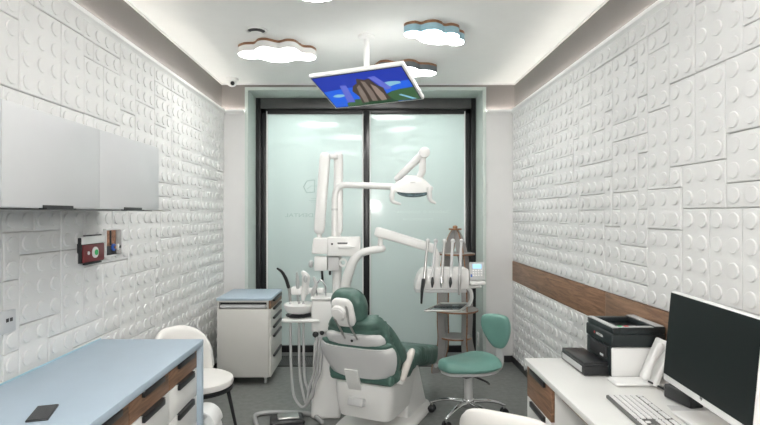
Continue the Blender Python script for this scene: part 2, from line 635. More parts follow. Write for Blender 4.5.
# ------------------------------------------------------------------ ceiling things
L1 = [(60, 260), (100, 237), (150, 233), (185, 230), (215, 208), (270, 203), (340, 218), (375, 222), (430, 210), (490, 215), (530, 240), (560, 255), (620, 260), (655, 285), (620, 305), (560, 305), (510, 300), (440, 315), (390, 320), (320, 315), (260, 300), (220, 290), (130, 290)]
L1 = [PZ(230 + x / 7.6, 20 + y / 7.6, 2.935) for x, y in L1]
L2 = [(85, 225), (120, 205), (190, 195), (250, 205), (300, 190), (380, 183), (440, 200), (470, 220), (540, 215), (600, 230), (612, 252), (604, 268), (650, 285), (658, 310), (620, 330), (550, 335), (500, 320), (430, 325), (350, 322), (270, 305), (220, 280), (205, 265), (140, 260), (95, 245)]
L2 = [PZ(395 + x / 9.5, 10 + y / 9.5, 2.935) for x, y in L2]


def norm(pts):
    c = Vector(((min(p.x for p in pts) + max(p.x for p in pts)) / 2, (min(p.y for p in pts) + max(p.y for p in pts)) / 2, 0))
    return c, [(p.x - c.x, p.y - c.y) for p in pts]


def cloud(out, c, label, body):
    t = thing('cloud_ceiling_lamp', label, 'ceiling lamp', (c.x, c.y, ZC), group='cloud shaped ceiling lamps')
    out = [(p.x, p.y) for p in catmull([(x, y, 0) for x, y in out], 6, True)]
    if sum(out[i][0] * out[(i + 1) % len(out)][1] - out[(i + 1) % len(out)][0] * out[i][1] for i in range(len(out))) < 0:
        out = out[::-1]
    mb = MB().prism(out, (0, 0, -.020), (1, 0, 0), (0, 1, 0), .020)
    mb.build('wooden_rim', 'ply', t)
    mb = MB().prism(out, (0, 0, -.072), (1, 0, 0), (0, 1, 0), .0515)
    mb.build('body', body, t)
    ins = []
    N = len(out)
    for i in range(N):
        a = Vector(out[i - 1]); b_ = Vector(out[(i + 1) % N])
        d = (b_ - a).normalized()
        ins.append((out[i][0] - d.y * .006, out[i][1] + d.x * .006))
    mb = MB().prism(ins, (0, 0, -.077), (1, 0, 0), (0, 1, 0), .0045)
    mb.build('diffuser', 'lit', t)
    return t


c1, n1 = norm(L1)
c2, n2 = norm(L2)
cloud(n1, c1, 'white cloud shaped ceiling lamp with wooden rim left of the hanging television', 'trim')
cloud(n2, c2, 'pale blue cloud shaped ceiling lamp with wooden rim right of the television pole', 'lblue')
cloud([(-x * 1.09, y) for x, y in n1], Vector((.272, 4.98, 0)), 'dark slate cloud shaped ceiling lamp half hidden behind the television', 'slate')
cloud([(x, y) for x, y in n1], Vector((-.33, 3.088, 0)), 'white cloud shaped ceiling lamp cut off by the top edge of the photo', 'trim')
cloud([(x, y) for x, y in n2], Vector((.55, 1.7, 0)), 'added blue cloud shaped ceiling lamp, out of view, lighting the desk near the camera', 'lblue')  # unseen extra lamp, added to light the near end of the room
cloud([(-x, y) for x, y in n1], Vector((-.5, .9, 0)), 'added white cloud shaped ceiling lamp, out of view, lighting the counter near the camera', 'trim')  # second unseen lamp added for light in the foreground

# air valve
v = PZ(256.5, 30, ZC)
t = thing('air_vent', 'round white air valve in the ceiling above the white cloud lamp', 'vent', v)
MB().lathe([(.066, -.001), (.086, -.001), (.086, -.007), (.076, -.012), (.068, -.010), (.066, -.001)], (0, 0, 0), seg=32, cap=False).build('ring', 'trim', t)
MB().lathe([(.066, -.0005), (.066, -.003)], (0, 0, 0), seg=32).build('throat', 'blkm', t)
MB().lathe([(.052, -.026), (.053, -.030), (.02, -.034)], (0, 0, 0), seg=32).build('disc', 'trim', t)
# dome camera
v = Vector((P(232, 82, 5.45).x, 5.45, ZC))
t = thing('security_camera', 'small white dome security camera in the far left ceiling corner', 'camera', v)
MB().lathe([(.066, 0), (.066, -.020), (.056, -.028)], (0, 0, 0), seg=28).build('base', 'trim', t)
MB().ell((0, 0, -.042), (.052, .052, .046)).build('dome', 'trim', t)
MB().cyl((.014, -.036, -.056), (.019, -.052, -.064), .021, seg=16).build('lens', 'blk', t)

# hanging television
H_ = .464; W_ = .805
r1 = Vector((.8977, -.4406, .0048)).normalized()             # picture x (world)
r2 = Vector((.358, .859, -.3655))
r2 = (r2 - r1 * r2.dot(r1)).normalized()                     # picture down
TL = Vector((-1.0646, 8.90, 2.3055)) * H_ + Vector((0, 0, EYE))
cen = TL + r1 * W_ / 2 + r2 * H_ / 2
nz = r1.cross(r2)                                            # away from the viewer?
if nz.z < 0:
    nz = -nz                                                 # points up, to the back of the set
rot = Matrix((r1, -r2, -nz)).transposed()
t = thing('television', 'white framed television tilted down on a ceiling pole showing a cartoon landscape', 'television', cen)
A = At(t)
A(MB().box(cen + nz * .022, (W_, H_, .034), .006, rot), 'casing', 'trim')
A(MB().box(cen + nz * .0035, (W_ - .03, H_ - .03, .003), 0, rot), 'bezel', 'blk')
sw, sh = W_ - .045, H_ - .045


def scr(pts, mat, lay, mb):
    mb.mi = mat
    mb.add([cen + r1 * (x - .5) * sw + r2 * (y - .5) * sh + nz * (.0018 - lay * .0003) for x, y in pts], [list(range(len(pts)))])


K_ = .36
SC = [emit('screen_' + n_, tuple(x * K_ for x in c_), 1.0) for n_, c_ in (('deep_sky', (.010, .030, .34)), ('sky', (.012, .10, .62)), ('cloud', (.20, .42, .55)), ('hill', (.040, .100, .040)),
      ('bush', (.014, .055, .022)), ('rock', (.17, .13, .11)), ('rock_shade', (.055, .038, .030)), ('tower', (.10, .12, .50)), ('rock_pale', (.24, .18, .15)))]
mb = MB()
scr([(0, 0), (1, 0), (1, 1), (0, 1)], 0, 0, mb)
scr([(0, .45), (.3, .40), (.7, .42), (1, .38), (1, 1), (0, 1)], 1, 1, mb)
for cx_, cy_, a, bq in ((.14, .62, .07, .05), (.80, .42, .10, .06), (.75, .46, .07, .05)):
    scr([(cx_ + a * math.cos(w / 14 * math.tau) * (1 + .15 * math.sin(w * 2.1)), cy_ + bq * math.sin(w / 14 * math.tau)) for w in range(14)], 2, 2, mb)
scr([(.64, .98), (.66, .74), (.75, .66), (.85, .62), (1, .60), (1, 1)], 3, 2, mb)
scr([(.15, 1), (.16, .90), (.22, .83), (.30, .79), (.38, .80), (.45, .86), (.50, 1)], 3, 2, mb)
scr([(.18, .86), (.24, .30), (.31, .32), (.27, .88)], 7, 3, mb)
scr([(.60, .16), (.68, .15), (.78, .56), (.71, .60)], 7, 3, mb)
# a rocky outcrop in the middle of the landscape
scr([(.34, 1), (.36, .70), (.33, .52), (.38, .36), (.44, .30), (.47, .16), (.55, .22), (.60, .20), (.64, .40), (.69, .52), (.68, .74), (.72, 1)], 6, 4, mb)
scr([(.37, .98), (.39, .62), (.41, .42), (.46, .34), (.45, .66), (.42, .98)], 5, 5, mb)
scr([(.47, .98), (.49, .58), (.50, .24), (.54, .28), (.55, .62), (.53, .98)], 5, 5, mb)
scr([(.58, .98), (.57, .66), (.58, .36), (.62, .46), (.65, .70), (.64, .98)], 8, 5, mb)
scr([(.30, 1), (.36, .93), (.46, .90), (.58, .92), (.70, .88), (.76, 1)], 4, 6, mb)
scr([(.80, .80), (.83, .78), (.97, .98), (.92, .98)], 2, 3, mb)
A(mb, 'screen', SC, fix=False)
pt = Vector((P(366.5, 40, 4.15).x, 4.15, ZC))
A(MB().lathe([(.066, 0), (.066, -.012), (.055, -.022), (.030, -.026)], pt, seg=32), 'ceiling_plate', 'trim')
bk = cen + nz * .04
A(MB().cyl(pt - Vector((0, 0, .02)), (pt.x, pt.y, bk.z + .07), .023, seg=24), 'pole', 'trim')
A(MB().box(cen + nz * .05, (.22, .16, .025), .004, rot).tube([cen + nz * .05, (pt.x, pt.y, bk.z + .06)], .022, smooth=False), 'bracket', 'blk')

# ------------------------------------------------------------------ left side: counter, wall units
WTZ = .872
t = thing('worktop', 'light blue counter worktop with waterfall end panel along the left wall', 'worktop', (-1.28, 1.95, 0))
A = At(t)
A(MB().b2((XL + .018, 1.30, WTZ - .036), (-.975, 3.056, WTZ), .003), 'slab', 'blue')
A(MB().b2((XL + .018, 3.018, 0), (-.975, 3.056, WTZ - .0365), .002), 'end_panel', 'blue')
A(MB().b2((XL + .0185, 1.30, WTZ + .0003), (XL + .024, 3.056, WTZ + .006)), 'sealant', 'lblue')

edges = [3.016, 2.600, 2.170, 1.740, 1.310]
names = ['farthest away under the blue worktop', 'second from the far end of the worktop', 'third from the far end of the worktop', 'nearest the camera under the worktop']
FXX = -1.0


def base_unit(y0, y1, lab):
    t = thing('base_cabinet', 'white base cabinet with oak top drawer, ' + lab, 'cabinet', (-1.3, (y0 + y1) / 2, 0), group='base cabinets under the blue worktop')
    A = At(t)
    A(MB().b2((XL + .018, y0 + .001, .08), (FXX - .02, y1 - .001, WTZ - .038)).b2((XL + .03, y0 + .001, 0), (FXX - .07, y1 - .001, .08)), 'carcass', 'cabw')
    for za, zb, mt in ((.722, .828, 'wood_y'), (.567, .717, 'cabw'), (.417, .562, 'cabw'), (.09, .412, 'cabw')):
        d = A(MB().b2((FXX - .019, y0 + .003, za), (FXX, y1 - .003, zb), .0015), 'drawer', mt)
        yc = (y0 + y1) / 2 + .02
        A(MB().b2((FXX + .0005, yc - .115, zb - .030), (FXX + .014, yc + .115, zb - .004), .001).b2((FXX - .015, yc - .115, zb + .0005), (FXX + .014, yc + .115, zb + .003)), 'handle', 'blk', d)
    return t


for i in range(4):
    base_unit(edges[i + 1], edges[i], names[i])

ws = [3.08, 2.41, 1.77, 1.12]
wn = ['light grey wall cupboard farthest along the left wall', 'light grey wall cupboard in the middle of the row on the left wall', 'light grey wall cupboard nearest the camera on the left wall']
CXF = -1.245
for i in range(3):
    t = thing('wall_cabinet', wn[i], 'cabinet', (-1.42, (ws[i] + ws[i + 1]) / 2, 1.62), group='wall cupboards on the left wall')
    A = At(t)
    y0, y1 = ws[i + 1], ws[i]
    A(MB().b2((XL + .018, y0 + .001, 1.622), (CXF - .02, y1 - .001, 1.988), .001), 'carcass', 'cab')
    d = A(MB().b2((CXF - .019, y0 + .0018, 1.624), (CXF, y1 - .0018, 1.988), .0012), 'door', 'cab')
    yc = (y0 + y1) / 2
    A(MB().b2((CXF - .014, yc - .10, 1.618), (CXF + .016, yc + .10, 1.6225)).b2((CXF + .0005, yc - .10, 1.6225), (CXF + .004, yc + .10, 1.634)), 'handle', 'blk', d)
t = MB().b2((XL + .03, 1.14, 1.6165), (CXF - .03, 3.06, 1.6215), .001)
tag(t.build('cabinet_light_rail', 'header'), 'dark thin rail along the underside of the grey wall cupboards', 'rail')

# mobile phone
q = [PZ(35.8, 407.8, WTZ), PZ(59.3, 405, WTZ), PZ(48, 421.7, WTZ), PZ(26.4, 423.5, WTZ)]
cc = sum(q, Vector()) / 4
ax = (q[1] + q[2] - q[0] - q[3]).normalized()
an = math.atan2(ax.y, ax.x)
t = thing('mobile_phone', 'black mobile phone lying on the blue worktop', 'phone', (cc.x, cc.y, WTZ), an)
MB().box((0, 0, .0045), (.072, .150, .008), .0035, seg=3).build('body', 'blk', t)
MB().box((0, 0, .0088), (.066, .143, .0006), 0).build('screen', 'phone', t)

# red valve box and open niche
t = thing('valve_box', 'dark red wall box with white round dial beside the open niche', 'box', (XL, 2.95, 1.40))
A = At(t)
A(MB().b2((XL + .004, 2.838, 1.33), (XL + .026, 3.078, 1.470), .003), 'housing', 'blk')
A(MB().b2((XL + .020, 2.844, 1.434), (XL + .036, 3.076, 1.476), .004), 'cover', 'trim')
A(MB().b2((XL + .026, 2.850, 1.334), (XL + .034, 3.072, 1.431), .003), 'front', 'red')
d = A(MB().lathe([(.031, 0), (.031, .006), (.024, .008)], (XL + .034, 2.968, 1.384), (1, 0, 0), 24), 'dial', 'trim')
A(MB().lathe([(.016, 0), (.016, .004)], (XL + .042, 2.968, 1.384), (1, 0, 0), 20), 'dial_centre', 'grn', d)
A(MB().lathe([(.010, 0), (.010, .004)], (XL + .034, 2.90, 1.384), (1, 0, 0), 16), 'button', 'trim')
A(MB().b2((XL + .022, 2.87, 1.4765), (XL + .030, 3.05, 1.484)), 'clip', 'blk')
A(MB().b2((XL + .018, 2.87, 1.320), (XL + .030, 3.05, 1.3295)), 'clip', 'blk')
t = thing('pipe_niche', 'open wall niche showing brick, a grey pipe and two valves right of the red box', 'niche', (XL, 3.24, 1.42))
A = At(t)
y0, y1, z0, z1 = 3.130, 3.315, 1.352, 1.502
A(MB().b2((XL + .001, y0, z0), (XL + .012, y1, z1)), 'back', 'brick')
w = MB()
for a, b_ in (((y0 - .010, z0 - .010), (y1 + .010, z0)), ((y0 - .010, z1), (y1 + .010, z1 + .010)), ((y0 - .010, z0), (y0, z1)), ((y1, z0), (y1 + .010, z1))):
    w.b2((XL + .001, a[0], a[1]), (XL + .020, b_[0], b_[1]), .001)
A(w, 'surround', 'panel')
A(MB().cyl((XL + .016, 3.275, z0 + .002), (XL + .016, 3.275, z1 - .002), .020, seg=14), 'pipe', 'concrete')
A(MB().b2((XL + .0122, y0 + .001, z0 + .001), (XL + .017, y1 - .001, z0 + .055)), 'recess', 'blkm')
A(MB().cyl((XL + .014, 3.185, z0 + .06), (XL + .014, 3.185, z1 - .004), .006, seg=10), 'conduit', 'blkm')
for yy, mt in ((3.205, 'navy'), (3.268, 'trim')):
    v_ = A(MB().lathe([(.022, 0), (.022, .008), (.015, .011)], (XL + .020, yy, z0 + .045), (1, 0, 0), 18), 'valve', mt)
    A(MB().lathe([(.009, 0), (.009, .004)], (XL + .032, yy, z0 + .045), (1, 0, 0), 14), 'valve_cap', 'ply' if mt == 'navy' else 'blk', v_)
# data socket
t = thing('wall_socket', 'grey double data socket on the left wall above the counter', 'socket', (XL, 2.285, 1.13))
A = At(t)
A(MB().b2((XL + .001, 2.235, 1.082), (XL + .017, 2.335, 1.180), .004), 'plate', 'cab')
w = MB()
for yy in (2.278, 2.303):
    w.b2((XL + .017, yy - .008, 1.130), (XL + .0185, yy + .008, 1.146))
A(w, 'port', 'blk')
# twin socket in the reveal of the partition
t = thing('wall_socket', 'small white twin socket low in the right reveal of the partition', 'socket', (OX1 - .014, 5.90, .20))
A = At(t)
A(MB().b2((OX1 - .024, 5.86, .12), (OX1 - .0145, 5.94, .27), .003), 'plate', 'trim')
A(MB().lathe([(.02, 0), (.02, .002)], (OX1 - .0245, 5.90, .16), (-1, 0, 0), 16).lathe([(.02, 0), (.02, .002)], (OX1 - .0245, 5.90, .23), (-1, 0, 0), 16), 'port', 'dentg')
# ------------------------------------------------------------------ drawer cart
t = thing('drawer_cart', 'white drawer cart on casters with pale blue top beside the partition', 'cart', (-1.185, 5.22, 0))
A = At(t)
cx0, cx1, cy0, cy1 = -1.437, -.935, 4.90, 5.50
A(MB().b2((cx0 - .006, cy0 - .006, .792), (cx1 + .006, cy1 + .006, .815), .003), 'top', 'blue')
w = MB()
w.b2((cx0, cy0, .075), (cx1 - .022, cy1, .71), .002)
w.b2((cx0, cy0, .775), (cx1 - .022, cy1, .791), .001).b2((cx0, cy0, .71), (cx0 + .018, cy1, .775)).b2((cx1 - .04, cy0, .71), (cx1 - .022, cy1, .775)).b2((cx0, cy1 - .02, .71), (cx1 - .022, cy1, .775))
A(w, 'body', 'cart')
A(MB().b2((cx0 + .018, cy0 + .05, .7105), (cx1 - .041, cy0 + .07, .7745)), 'recess', 'blk')
A(MB().b2((cx0 + .022, cy0 + .004, .716), (cx1 - .046, cy0 + .05, .752), .014), 'pull_out_tray', 'cab')
for k, (za, zb) in enumerate(((.713, .788), (.625, .709), (.538, .621), (.452, .534), (.266, .448), (.08, .262))):
    d = A(MB().b2((cx1 - .020, cy0 + .002, za), (cx1, cy1 - .002, zb), .0015), 'drawer', 'wood_y' if k == 0 else 'cart')
    A(MB().b2((cx1 + .0005, cy0 + .10, zb - .020), (cx1 + .020, cy1 - .10, zb - .001), .001), 'handle', 'blk', d)
for sx in (cx0 + .06, cx1 - .06):
    for sy in (cy0 + .06, cy1 - .06):
        c = A(MB().b2((sx - .012, sy - .016, .045), (sx + .012, sy + .016, .074), .002), 'caster', 'steel')
        A(MB().cyl((sx - .010, sy, .026), (sx + .010, sy, .026), .026, seg=18, bev=.004), 'wheel', 'dentg', c)


# ------------------------------------------------------------------ white visitor chairs
def visitor_chair(label, loc, ang):
    """front of the chair along local -y... seat centre at the origin"""
    t = thing('visitor_chair', label, 'chair', (loc[0], loc[1], 0), ang, 'white upholstered visitor chairs')
    r = .235
    mb = MB().lathe([(.0, .405), (r - .03, .405), (r - .006, .412), (r, .43), (r - .004, .452), (r - .03, .466), (r - .10, .470), (0, .468)], (0, 0, 0), seg=40, cap=False)
    mb.build('seat', 'seatw', t)
    MB().lathe([(r - .02, .378), (r - .002, .382), (r, .404), (r - .02, .404)], (0, 0, 0), seg=40).build('rim', 'blk', t)
    # back shell: curved, arched top
    secs = []
    n_ = 26
    for i in range(n_ + 1):
        u = -1 + 2 * i / n_
        a = u * R(66)
        top = .50 + .285 * (max(0, 1 - abs(u) ** 2.6)) ** .55
        col = []
        for rr, up in ((r + .004, 0), (r + .012, .35), (r + .018, .75), (r + .020, .96), (r + .008, 1.0), (r - .012, .985), (r - .020, .9), (r - .022, .6), (r - .020, .3), (r - .012, 0)):
            z = .43 + (top - .43) * up
            f = 1 + .16 * (z - .43) / .3
            col.append(Vector((math.sin(a) * rr * f, math.cos(a) * rr * f, z)))
        secs.append(col)
    MB().loft(secs).build('backrest', 'seatw', t, ang=60)
    for sx in (-1, 1):
        for sy in (-1, 1):
            MB().cyl((sx * .135, sy * .135, .38), (sx * .19, sy * .19, 0), .014, .010, 14).build('leg', 'blk', t)
    return t


visitor_chair('white upholstered visitor chair with black legs at the far end of the blue worktop', (-1.20, 3.66), R(60))
visitor_chair('white upholstered visitor chair cut off by the bottom edge in front of the desk', (.685, 2.40), R(150))

# waste bin with swing lid
t = thing('waste_bin', 'white plastic bin with rounded top under the far end of the blue worktop', 'bin', (-1.045, 3.27, 0))
MB().box((0, 0, .15), (.20, .16, .30), .03, taper=(1.05, 1.05)).build('body', 'plast', t)
out = [(-.10, 0), (.10, 0)] + [(.10 * math.cos(a), .095 * math.sin(a)) for a in [R(10 + 8 * i) for i in range(21)]]
out = [(.10, 0)] + [(.10 * math.cos(R(9 * i)), .10 * math.sin(R(9 * i))) for i in range(1, 20)] + [(-.10, 0)]
MB().prism(out, (0, .085, .30), (1, 0, 0), (0, 0, 1), .17, .006).build('lid', 'plast', t)
lidf = MB().prism([(-.070, .012), (-.05, .004), (.052, .066), (.055, .075), (.045, .082), (.03, .082)], (0, -.0855, .30), (1, 0, 0), (0, 0, 1), .006, .002)
lidf.build('flap', 'dentg', t)

# ------------------------------------------------------------------ dental chair
ct = thing('dental_chair', 'reclining dental chair with dark green covers and white shell in the middle of the room', 'dental chair', (.057, 4.0, 0), R(-25))


def rsec(c, u, v, w, h, e=.45, n_=28):
    """superellipse section in plane u,v"""
    pw = lambda x: math.copysign(abs(x) ** e, x)
    return [c + u * (w * pw(math.cos(math.tau * k / n_))) + v * (h * pw(math.sin(math.tau * k / n_))) for k in range(n_)]


def padloft(path, th, e=.45, wrap=0.0, wr=0.0, seed=1, sub=5, n_=40):
    """path: (y,z,halfwidth) along the top surface; th thickness below"""
    pts = catmull([(p[2], p[0], p[1]) for p in path], sub)
    rnd = random.Random(seed)
    secs = []
    N = len(pts)
    ph = [rnd.uniform(0, 6) for _ in range(6)]
    X = Vector((1, 0, 0))
    for i, p in enumerate(pts):
        a = pts[max(i - 1, 0)]; b_ = pts[min(i + 1, N - 1)]
        tg = Vector((0, b_.y - a.y, b_.z - a.z)).normalized()
        nn = X.cross(tg)
        if nn.z < 0:
            nn = -nn
        endf = min(1, (min(i, N - 1 - i) + .35) / 2.6) ** .5
        t_ = th[i * (len(th) - 1) // max(1, N - 1)] if isinstance(th, (list, tuple)) else th
        c = Vector((0, p.y, p.z)) - nn * t_ / 2
        s_ = []
        for k in range(n_):
            an = math.tau * k / n_
            pw = lambda x, ee: math.copysign(abs(x) ** ee, x)
            x = pw(math.cos(an), e) * p.x
            y = pw(math.sin(an), e) * t_ / 2 * endf
            if wrap and True:
                y += wrap * (abs(x) / p.x) ** 3
            if wr:
                edge = (abs(x) / p.x) ** 4
                y += wr * edge * math.sin(i * 2.1 + ph[0] + x * 9) * .8
                x += math.copysign(wr * edge * math.sin(i * 1.7 + ph[1]), x)
                y += wr * .35 * math.sin(i * .9 + x * 14 + ph[2])
            s_.append(c + X * x * (.90 + .10 * endf) + nn * y)
        secs.append(s_)
    return secs


seatp = [(.88, .400, .17), (.84, .425, .20), (.70, .455, .225), (.52, .495, .24), (.36, .535, .25), (.22, .560, .262), (.06, .545, .27), (-.10, .520, .275), (-.22, .515, .272), (-.285, .53, .255)]
MB().loft(padloft(seatp, [.17, .17, .16, .14, .12, .12], .42, .015, .012, 3)).build('seat_cushion', 'green', ct, ang=70)
backp = [(-.175, .50, .262), (-.200, .57, .266), (-.245, .67, .256), (-.290, .76, .236), (-.328, .83, .215), (-.352, .88, .185), (-.362, .91, .13)]
MB().loft(padloft(backp, .12, .40, .03, .009, 5)).build('back_cushion', 'green', ct, ang=70)
# side bolsters that wrap round the back
for sx in (-1, 1):
    MB().tube([(sx * .235, -.13, .50), (sx * .246, -.175, .59), (sx * .228, -.245, .69), (sx * .195, -.30, .78), (sx * .14, -.34, .85)], [.046, .052, .052, .048, .040], 14).build('side_bolster', 'green', ct, ang=70)
# back plane frame
U = Vector((0, -.365, .931)); Nn = Vector((0, -.931, -.365)); H0 = Vector((0, -.315, .455)); X = Vector((1, 0, 0))


def plate(outl, d0, d1, bulge=0.0, ns=8):
    """rounded plate: outline (x,s) list; from depth d0 to d1 behind the back plane"""
    o = [H0 + X * x + U * s for x, s in outl]
    return MB().prism(outl, H0 + Nn * d0, -X, U, 1e-5)


def bplate(name, rows, d0, thick, mat):
    """rows: (s, halfwidth); a shell bulging backwards"""
    secs = []
    for s_, hw in rows:
        ring = []
        n_ = 15
        for k in range(n_):
            x = -1 + 2 * k / (n_ - 1)
            ring.append(H0 + X * (x * hw) + U * s_ + Nn * (d0 + thick * (1 - abs(x) ** 3.5) ** .6))
        for k in range(n_):
            x = 1 - 2 * k / (n_ - 1)
            ring.append(H0 + X * (x * hw * .97) + U * s_ + Nn * (d0 - .006))
        secs.append(ring)
    return MB().loft(secs).build(name, mat, ct, ang=50)


bplate('back_shell', [(.006, .205), (.014, .238), (.032, .256), (.07, .272), (.12, .287), (.17, .294), (.21, .294), (.235, .286), (.246, .272)], -.03, .060, 'dentg')
bplate('back_strap', [(.240, .266), (.246, .276), (.262, .272), (.270, .258)], -.035, .050, 'green2')
bplate('upper_back_shell', [(.266, .200), (.270, .225), (.29, .232), (.315, .226), (.335, .205), (.345, .165)], -.03, .048, 'dentg')
c = H0 + U * .305 + Nn * .021
MB().cyl(c - Nn * .004, c + Nn * .003, .009, seg=16).build('screw', 'blk', ct)
# rear end of the seat cushion cover
MB().box((0, -.285, .445), (.50, .08, .085), .03, seg=4).build('seat_rear_cover', 'green2', ct)
# headrest
hc = Vector((-.022, -.440, .968))
hr = Matrix((X, Nn, U)).transposed()
MB().ell(hc, (.132, .075, .132), hr, .80, 36, 22).build('headrest_cushion', 'green', ct, ang=80)
hp = hc + Nn * .066 + U * -.012 + X * -.014
h = MB().ell(hp, (.086, .030, .108), hr, .62, 36, 20).build('headrest_plate', 'dent', ct)
kc = hp + Nn * .020 - X * .020 + U * .01
MB().lathe([(.058, 0), (.056, .018), (.050, .026), (.044, .026), (.040, .032), (0.0, .034)], kc, Nn, 32, cap=False).build('knob', 'dent', h)
for sx in (-.052, .040):
    MB().tube([hp + X * sx * 1.1 + Nn * .024 + U * .06, hp + X * sx * 1.15 + Nn * .034 + U * -.02, hp + X * sx + Nn * .02 + U * -.085, H0 + X * sx + U * .32 + Nn * .016], .0075, 10).build('headrest_bar', 'steel', ct)
# carrier, pedestal, base
sec = []
for z, x, y0_, y1_ in ((.125, .185, -.24, .16), (.14, .205, -.275, .18), (.22, .222, -.30, .20), (.33, .232, -.31, .22), (.392, .232, -.31, .24), (.40, .222, -.30, .23)):
    o = []
    for k in range(32):
        a = math.tau * k / 32
        pw = lambda q: math.copysign(abs(q) ** .28, q)
        o.append(Vector((pw(math.cos(a)) * x, (y0_ + y1_) / 2 + pw(math.sin(a)) * (y1_ - y0_) / 2, z)))
    sec.append(o)
MB().loft(sec).build('seat_housing', 'dent', ct)
sec = []
for z, x, y0_, y1_ in ((.03, .215, .06, .52), (.08, .205, .08, .50), (.36, .175, .20, .42), (.40, .165, .21, .41)):
    sec.append([Vector((x_, y_, z)) for x_, y_ in ((-x, y0_), (x, y0_), (x, y1_), (-x, y1_))])
mb = MB().loft(sec)
o = mb.build('pedestal', 'dent', ct)
md = o.modifiers.new('bev', 'BEVEL'); md.width = .018; md.segments = 3; md.limit_method = 'ANGLE'; md.angle_limit = R(35)
sec = []
for z, k_ in ((0, 1.0), (.018, 1.0), (.032, .97), (.045, .88), (.055, .70)):
    o = []
    for k in range(40):
        a = math.tau * k / 40
        pw = lambda q: math.copysign(abs(q) ** .5, q)
        o.append(Vector((pw(math.cos(a)) * .275 * k_, .12 + pw(math.sin(a)) * .50 * (k_ * .5 + .5), z)))
    sec.append(o)
MB().loft(sec).build('base_plate', 'dent', ct)
# link plate from the shell to the housing
pl = MB().loft([[H0 + X * (x + dx) + U * s_ + Nn * d for x, d in ((-w_, d0), (w_, d0), (w_, d0 + .018), (-w_, d0 + .018))] for s_, w_, d0, dx in ((.07, .050, .024, -.045), (-.02, .052, .024, -.045), (-.10, .050, .016, -.043), (-.19, .048, -.030, -.040), (-.21, .046, -.04, -.04))])
pl.build('support_bracket', 'dent', ct)
MB().box((-.025, -.322, .270), (.125, .06, .060), .012, Matrix.Rotation(R(-12), 3, 'X')).build('bracket_box', 'dentg', ct)
# armrest
MB().tube([(.292, -.235, .455), (.300, -.195, .52), (.302, -.135, .575), (.300, -.08, .605)], [.024, .030, .032, .026], 16, sc=(.75, 1)).build('armrest_pad', 'arm', ct, ang=70)
MB().box((.268, -.20, .435), (.06, .09, .06), .018, seg=3).build('armrest_bracket', 'dent', ct)

# ------------------------------------------------------------------ dental unit
UX, UY = -.36, 4.24
t = thing('dental_unit', 'white dental unit column with spittoon and hanging grey hoses left of the green chair', 'dental unit', (UX, UY, 0))
A = At(t)
sec = []
for z, x0, x1, d in ((0, -.472, -.235, .15), (.03, -.47, -.238, .15), (.35, -.458, -.25, .135), (.56, -.452, -.262, .125), (.60, -.448, -.27, .12)):
    sec.append([Vector((x0, UY - d, z)), Vector((x1, UY - d, z)), Vector((x1, UY + d, z)), Vector((x0, UY + d, z))])
o = A(MB().loft(sec), 'column', 'dent')
md = o.modifiers.new('bev', 'BEVEL'); md.width = .02; md.segments = 3; md.limit_method = 'ANGLE'; md.angle_limit = R(35)
A(MB().b2((-.445, UY - .11, .60), (-.285, UY + .11, .665), .01), 'neck', 'dentg')
A(MB().b2((-.470, UY - .125, .665), (-.235, UY + .12, .925), .022, 3), 'upper_body', 'dent')
A(MB().b2((-.475, UY - .135, .925), (-.230, UY + .13, .945), .008), 'upper_ledge', 'dent')
# post
A(MB().cyl((-.275, UY, .93), (-.275, UY, 1.30), .036, seg=24), 'post', 'dent')
# spittoon: bowl with lid, tray below
bc = Vector((-.575, UY - .03, 0))
A(MB().lathe([(.03, .80), (.095, .815), (.118, .85), (.124, .878), (.118, .884), (0, .892)], bc, seg=36, cap=False), 'spittoon_bowl', 'dent')
A(MB().lathe([(.06, .782), (.105, .786), (.108, .796), (.08, .806)], bc, seg=36), 'bowl_shadow_line', 'blk')  # black ring draws the shadow line between bowl and tray
w = MB().b2((-.70, UY - .14, .748), (-.40, UY + .06, .778), .014, 3)
A(w, 'support_tray', 'dent')
A(MB().tube([(-.43, UY - .06, .94), (-.435, UY - .06, 1.03), (-.40, UY - .06, 1.075), (-.365, UY - .06, 1.03), (-.36, UY - .06, .94)], .007, 10), 'cup_filler', 'chrome')
# assistant instrument holder
A(MB().b2((-.650, UY - .01, .945), (-.500, UY + .09, 1.010), .02, 3).b2((-.53, UY + .01, .955), (-.38, UY + .08, .995), .012), 'instrument_holder', 'dent')
A(MB().tube([P(277.5, 268.5, 4.20), P(282, 272, 4.22), P(286, 279, 4.24), P(288.5, 287, 4.26)], [.008, .012, .015, .014], 12), 'suction_handle', 'blk')
A(MB().tube([P(288.3, 286, 4.26), P(289.8, 294, 4.28), P(290.3, 302, 4.29)], .0125, 12), 'suction_tube', 'steel')
A(MB().tube([P(297, 273, 4.20), P(297.5, 282, 4.22), P(298, 292, 4.26), P(298.5, 302, 4.29)], [.009, .016, .014, .012], 12), 'saliva_ejector', 'pale')
h = A(MB().tube([P(303.5, 273, 4.19), P(306, 277.5, 4.19), P(305, 287, 4.22), P(303, 299, 4.25)], [.020, .034, .028, .016], 14, sc=(1, .6)), 'suction_valve', 'dent')
A(MB().ell(P(305.4, 279, 4.165), (.016, .008, .030)), 'valve_slot', 'pale', h)
A(MB().tube([P(314, 278, 4.16), P(316, 285, 4.16), P(313.5, 291, 4.18), P(312, 299, 4.22)], [.012, .015, .020, .012], 12), 'air_syringe', 'dentg')
